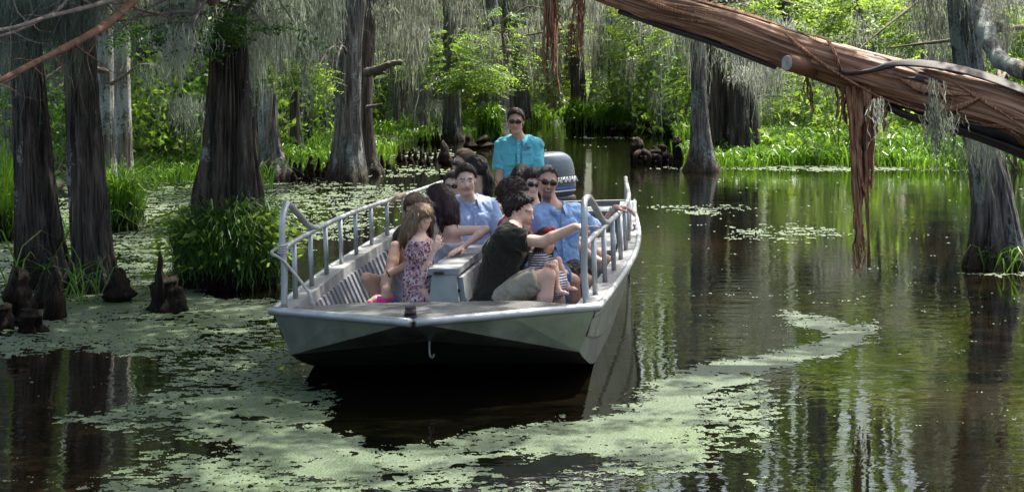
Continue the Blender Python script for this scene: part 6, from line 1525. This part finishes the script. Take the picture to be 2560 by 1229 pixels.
hair_cap(p.hc, p.A, p.hs, .016, .078, nape=-.06, seed=7, mat='hair_black', parent=p.o, rough=.016, h=.0075); eyes(p.hc, p.A, p.hs, p.o)
mb = MB(); an = np.linspace(0, 6.283, 16); w_ = p.wr[0]; ax = unit(p.el[0] - p.wr[0]); a1 = unit(np.cross(ax, UP)); a2 = np.cross(ax, a1)
mb.tube(w_ + ax * .03 + np.outer(np.cos(an), a1) * .034 + np.outer(np.sin(an), a2) * .034, .006, 6); mb.build('bracelet', M['black'], p.o, True)
hang = thing('sunglasses', 'folded sunglasses dangling from the pointing man hand over his shorts', 'sunglasses', at(1352, 730, 12.6))
for k, (x, y) in enumerate(((1350, 726), (1356, 748))):
    V, Q = superell((0, 0, 0), (.020, .007, .030), 2.6, 16, 10); mb = MB(); mb.add(V + at(x, y, 12.56) - at(1352, 730, 12.6), Q); mb.build('lens', M['glass'], hang, True)
mb = MB(); mb.tube([at(1347, 700, 12.58) - at(1352, 730, 12.6), at(1347, 726, 12.58) - at(1352, 730, 12.6), at(1355, 765, 12.58) - at(1352, 730, 12.6)], .004, 6); mb.build('frame', M['black'], hang, True)

# toddler
p = Person('toddler girl in navy striped dress and red bow on the man lap', at(1350, 700, 12.80), 62, .47, (.03, 0), 0, head=(at(1364, 604, 12.76), 48, 12, 0), child=1, fem=.2, skin=(.72, .48, .365), brow=(.08, .05, .03), lip=(.5, .18, .16), h=.006,
           hands=((at(1402, 672, 12.82), None), (at(1380, 662, 12.62), lft(0) - UP)), feet=((at(1418, 712, 12.74), UP + fwd(62)), (at(1396, 722, 12.62), UP + fwd(62))))
p.hs = .74; p.build()
P = p.torso_prims(.016)
for i in (0, 1):
    e = p.sh[i] + (p.el[i] - p.sh[i]) * .6; d = unit(p.el[i] - p.sh[i]); P.append(Cone(p.sh[i], e + d * .03, .04, .05, .02, (e, d)))
P.append(Cone(p.waist, p.pel + fwd(62) * .10 - UP * .02, .075, .12, .04)); nb, up2 = p.neckb, p.up
p.garment('dress', P, C['striped'], .010, 13, lambda q: (q - nb) @ up2 + .015, fr=16)
hair_cap(p.hc, p.A, p.hs, .012, .060, nape=-.08, seed=8, mat='hair_brown', parent=p.o, h=.006, side=-.03)
long_hair(p, 'hair_brown', [[(.07, .0, .04, .02), (.085, .0, -.06, .024), (.08, .01, -.13, .012)], [(-.07, .0, .04, .02), (-.085, .0, -.06, .024), (-.08, .01, -.13, .012)]], 8); eyes(p.hc, p.A, p.hs, p.o, gaze=(0, -.3))
mb = MB()
for sx in (-1, 1): V, Q = superell((0, 0, 0), (.032, .014, .02), 2.2, 12, 8); mb.add((V + [.028 * sx, 0, 0]) @ p.A.T + hw(p, .0, .03, .135), Q)
mb.add(*superell(tuple(hw(p, 0, .03, .135)), (.014, .014, .014), 2, 10, 8)); mb.build('hair_bow', C['red'], p.o, True)

# grey haired man, arm along the rail
p = Person('grey haired man with goatee and sunglasses in light blue shirt, arm on the rail', at(1392, 672, 13.85), 34, 1.0, (-.02, -.05), -8, head=(at(1368, 455, 13.85), 8, 2, -8), skin=SK_TAN, stubble=((.10, .07, .06), .75), smile=1.0, brow=(.04, .03, .025),
           hands=((at(1538, 519, 13.95), -UP * .8 + fwd(180) * .3), (at(1352, 640, 13.7), None)), feet=((at(1462, 838, 13.5), fwd(24) + UP), (at(1440, 838, 13.4), fwd(24) + UP)), girth=1.02)
p.footdir = [unit(np.array([.1, -1, 0]))] * 2
p.handspec[0].update(pose='drape', nrm=-UP, dr=unit(np.array([.95, -.1, .05])), thumb=np.array([0, -1.0, 0]))
p.build(); p.shirt(C['skyblue'], .92, .022, -.18, .05, 9, sl_inf=.028, wr=.013); p.collar(C['skyblue'], 3); p.placket(C['skyblue'], top=.05, n=4); p.bottoms(C['brown'], .84, .012, .022, seed=9)
hair_cap(p.hc, p.A, p.hs, .007, .096, seed=9, mat='hair_grey', parent=p.o, side=.02); sunglasses(p.hc, p.A, p.hs, p.o)
mb = MB(); an = np.linspace(0, 6.283, 16); w_ = p.wr[0]; ax = unit(p.el[0] - p.wr[0]); a1 = unit(np.cross(ax, UP)); a2 = np.cross(ax, a1)
for dd in (.02, .03): mb.tube(w_ + ax * dd + np.outer(np.cos(an), a1) * .033 + np.outer(np.sin(an), a2) * .033, .006, 6)
mb.build('watch', M['pipe'], p.o, True)

# woman with sunglasses and white skirt
p = Person('dark haired woman in sunglasses and white skirt with bare feet on the side', at(1345, 665, 14.7), 62, .95, (-.02, .02), -20, head=(at(1329, 459, 14.75), 14, 6, -6), fem=1, skin=SK_FAIR, lip=(.5, .12, .14), smile=1.0,
           hands=((at(1428, 628, 14.3), None), (at(1395, 620, 14.4), None)), feet=((at(1524, 650, 14.35), UP), (at(1502, 655, 14.25), UP)))
p.footdir = [unit(np.array([.85, -.4, -.25]))] * 2
p.build(); p.shirt(C['white'], .4, .014, -.12, .10, 10, name='blouse')
P = p.bottoms(C['white'], .98, .03, .03, name='skirt', seed=10)
hair_cap(p.hc, p.A, p.hs, .016, .060, nape=-.09, seed=10, mat='hair_wine', parent=p.o, side=-.05); long_hair(p, 'hair_wine', [c_[:3] for c_ in FALL], 10); sunglasses(p.hc, p.A, p.hs, p.o)
bt = thing('water_bottle', 'clear water bottle with blue label held by the woman in the white skirt', 'bottle', at(1423, 612, 14.15))
tg2 = NT('bottle_plastic'); tg2.set(Base_Color=(.8, .85, .88), Roughness=.1); tg2.b.inputs['Transmission Weight'].default_value = .7
mb = MB(); mb.tube(np.array([[0, 0, -.09], [0, 0, -.085], [0, 0, .04], [.0, 0, .075], [.0, 0, .09]]), [.028, .032, .032, .014, .012], 16); mb.build('bottle_body', tg2.m, bt, True)
mb = MB(); mb.tube(np.array([[0, 0, -.03], [0, 0, .03]]), .0335, 16, False); mb.build('label_band', M['blue'], bt, True)
mb = MB(); mb.tube(np.array([[0, 0, .09], [0, 0, .105]]), .014, 12); mb.build('cap', M['white'], bt)
bt.rotation_euler = (.1, .35, 0)

# curly haired person in red holding the toddler
p = Person('curly dark haired passenger in red top reaching round the toddler', at(1268, 692, 13.38), 70, .94, (.14, 0), 0, head=(at(1282, 494, 13.5), 78, 6, 0), fem=.7, skin=SK_OLIVE,
           hands=((at(1340, 645, 13.05), None), (at(1326, 630, 12.80), -UP + fwd(70) * .2)))
p.handspec[1].update(pose='relax', nrm=unit(np.array([0, .9, -.2])), dr=unit(np.array([.95, -.1, -.1])))
p.build(); p.shirt(C['red'], .8, .016, -.12, .07, 11, name='top'); p.bottoms(C['denim'], 1.95, name='jeans')
hair_cap(p.hc, p.A, p.hs, .030, .052, nape=-.09, seed=11, mat='hair_brown', parent=p.o, curl=.055, side=-.02)

# woman in teal
p = Person('dark haired woman in teal top sitting behind the smiling young man', at(1208, 660, 15.2), -80, .97, (0, -.02), -20, head=(at(1191, 428, 15.2), -120, 4, 0), fem=.9, skin=SK_OLIVE, hands=((at(1235, 560, 15.0), None), (None, None)))
p.build(); p.shirt(C['teal'], .5, .014, -.12, .07, 12, name='top'); p.bottoms(C['denim'], 1.95, name='jeans')
hair_cap(p.hc, p.A, p.hs, .016, .058, nape=-.06, seed=12, mat='hair_black', parent=p.o); long_hair(p, 'hair_black', [[(0, -.10, .02, .03), (0, -.125, -.06, .036), (0, -.11, -.17, .032), (0, -.09, -.26, .012)]], 12, 'ponytail')

# man in pale yellow, far left of the group
p = Person('brown haired man in pale yellow shirt and sunglasses looking out to the left', at(1205, 645, 15.75), -35, 1.0, (.02, -.09), -15, head=(at(1160, 410, 15.7), -62, 0, 0), skin=SK_PINK, hands=((at(1245, 590, 15.6), None), (at(1150, 560, 15.8), None)), girth=1.1)
p.build(); p.shirt(C['yellow'], .85, .026, -.15, .06, 13, sl_inf=.03, wr=.013); p.bottoms(C['khaki'])
hair_cap(p.hc, p.A, p.hs, .012, .080, seed=13, mat='hair_mid', parent=p.o); sunglasses(p.hc, p.A, p.hs, p.o)

# man with arm stretched to the left rail
p = Person('man in sunglasses half hidden by the dark haired woman, hand on left rail', at(1118, 655, 15.5), -20, .95, (.0, -.02), -10, head=(at(1132, 464, 15.3), -8, 2, 0), skin=SK_PINK, smile=.5,
           hands=((None, None), (at(1012, 488, 16.0), -UP * .4 + fwd(180))))
p.handspec[1].update(pose='drape', nrm=-UP, dr=unit(np.array([-.9, .25, -.1])))
p.build(); p.shirt(C['yellow'], .5, .022, -.15, .06, 14, sl_inf=.026); p.bottoms(C['khaki'])
hair_cap(p.hc, p.A, p.hs, .012, .080, seed=14, mat='hair_brown', parent=p.o); sunglasses(p.hc, p.A, p.hs, p.o)

# woman seen from behind, in front of the captain
p = Person('dark haired woman turned away in front of the captain', at(1312, 650, 15.5), 150, .93, (0, 0), 0, head=(at(1304, 448, 15.45), 165, 4, 0), fem=.9, skin=SK_FAIR)
p.build(); p.shirt(C['navy'], .5, .014, -.12, .07, 15, name='top'); p.bottoms(C['denim'], 1.95, name='jeans')
hair_cap(p.hc, p.A, p.hs, .017, .058, nape=-.09, seed=15, mat='hair_black', parent=p.o, side=-.05); long_hair(p, 'hair_black', [c_[:3] for c_ in FALL], 15)
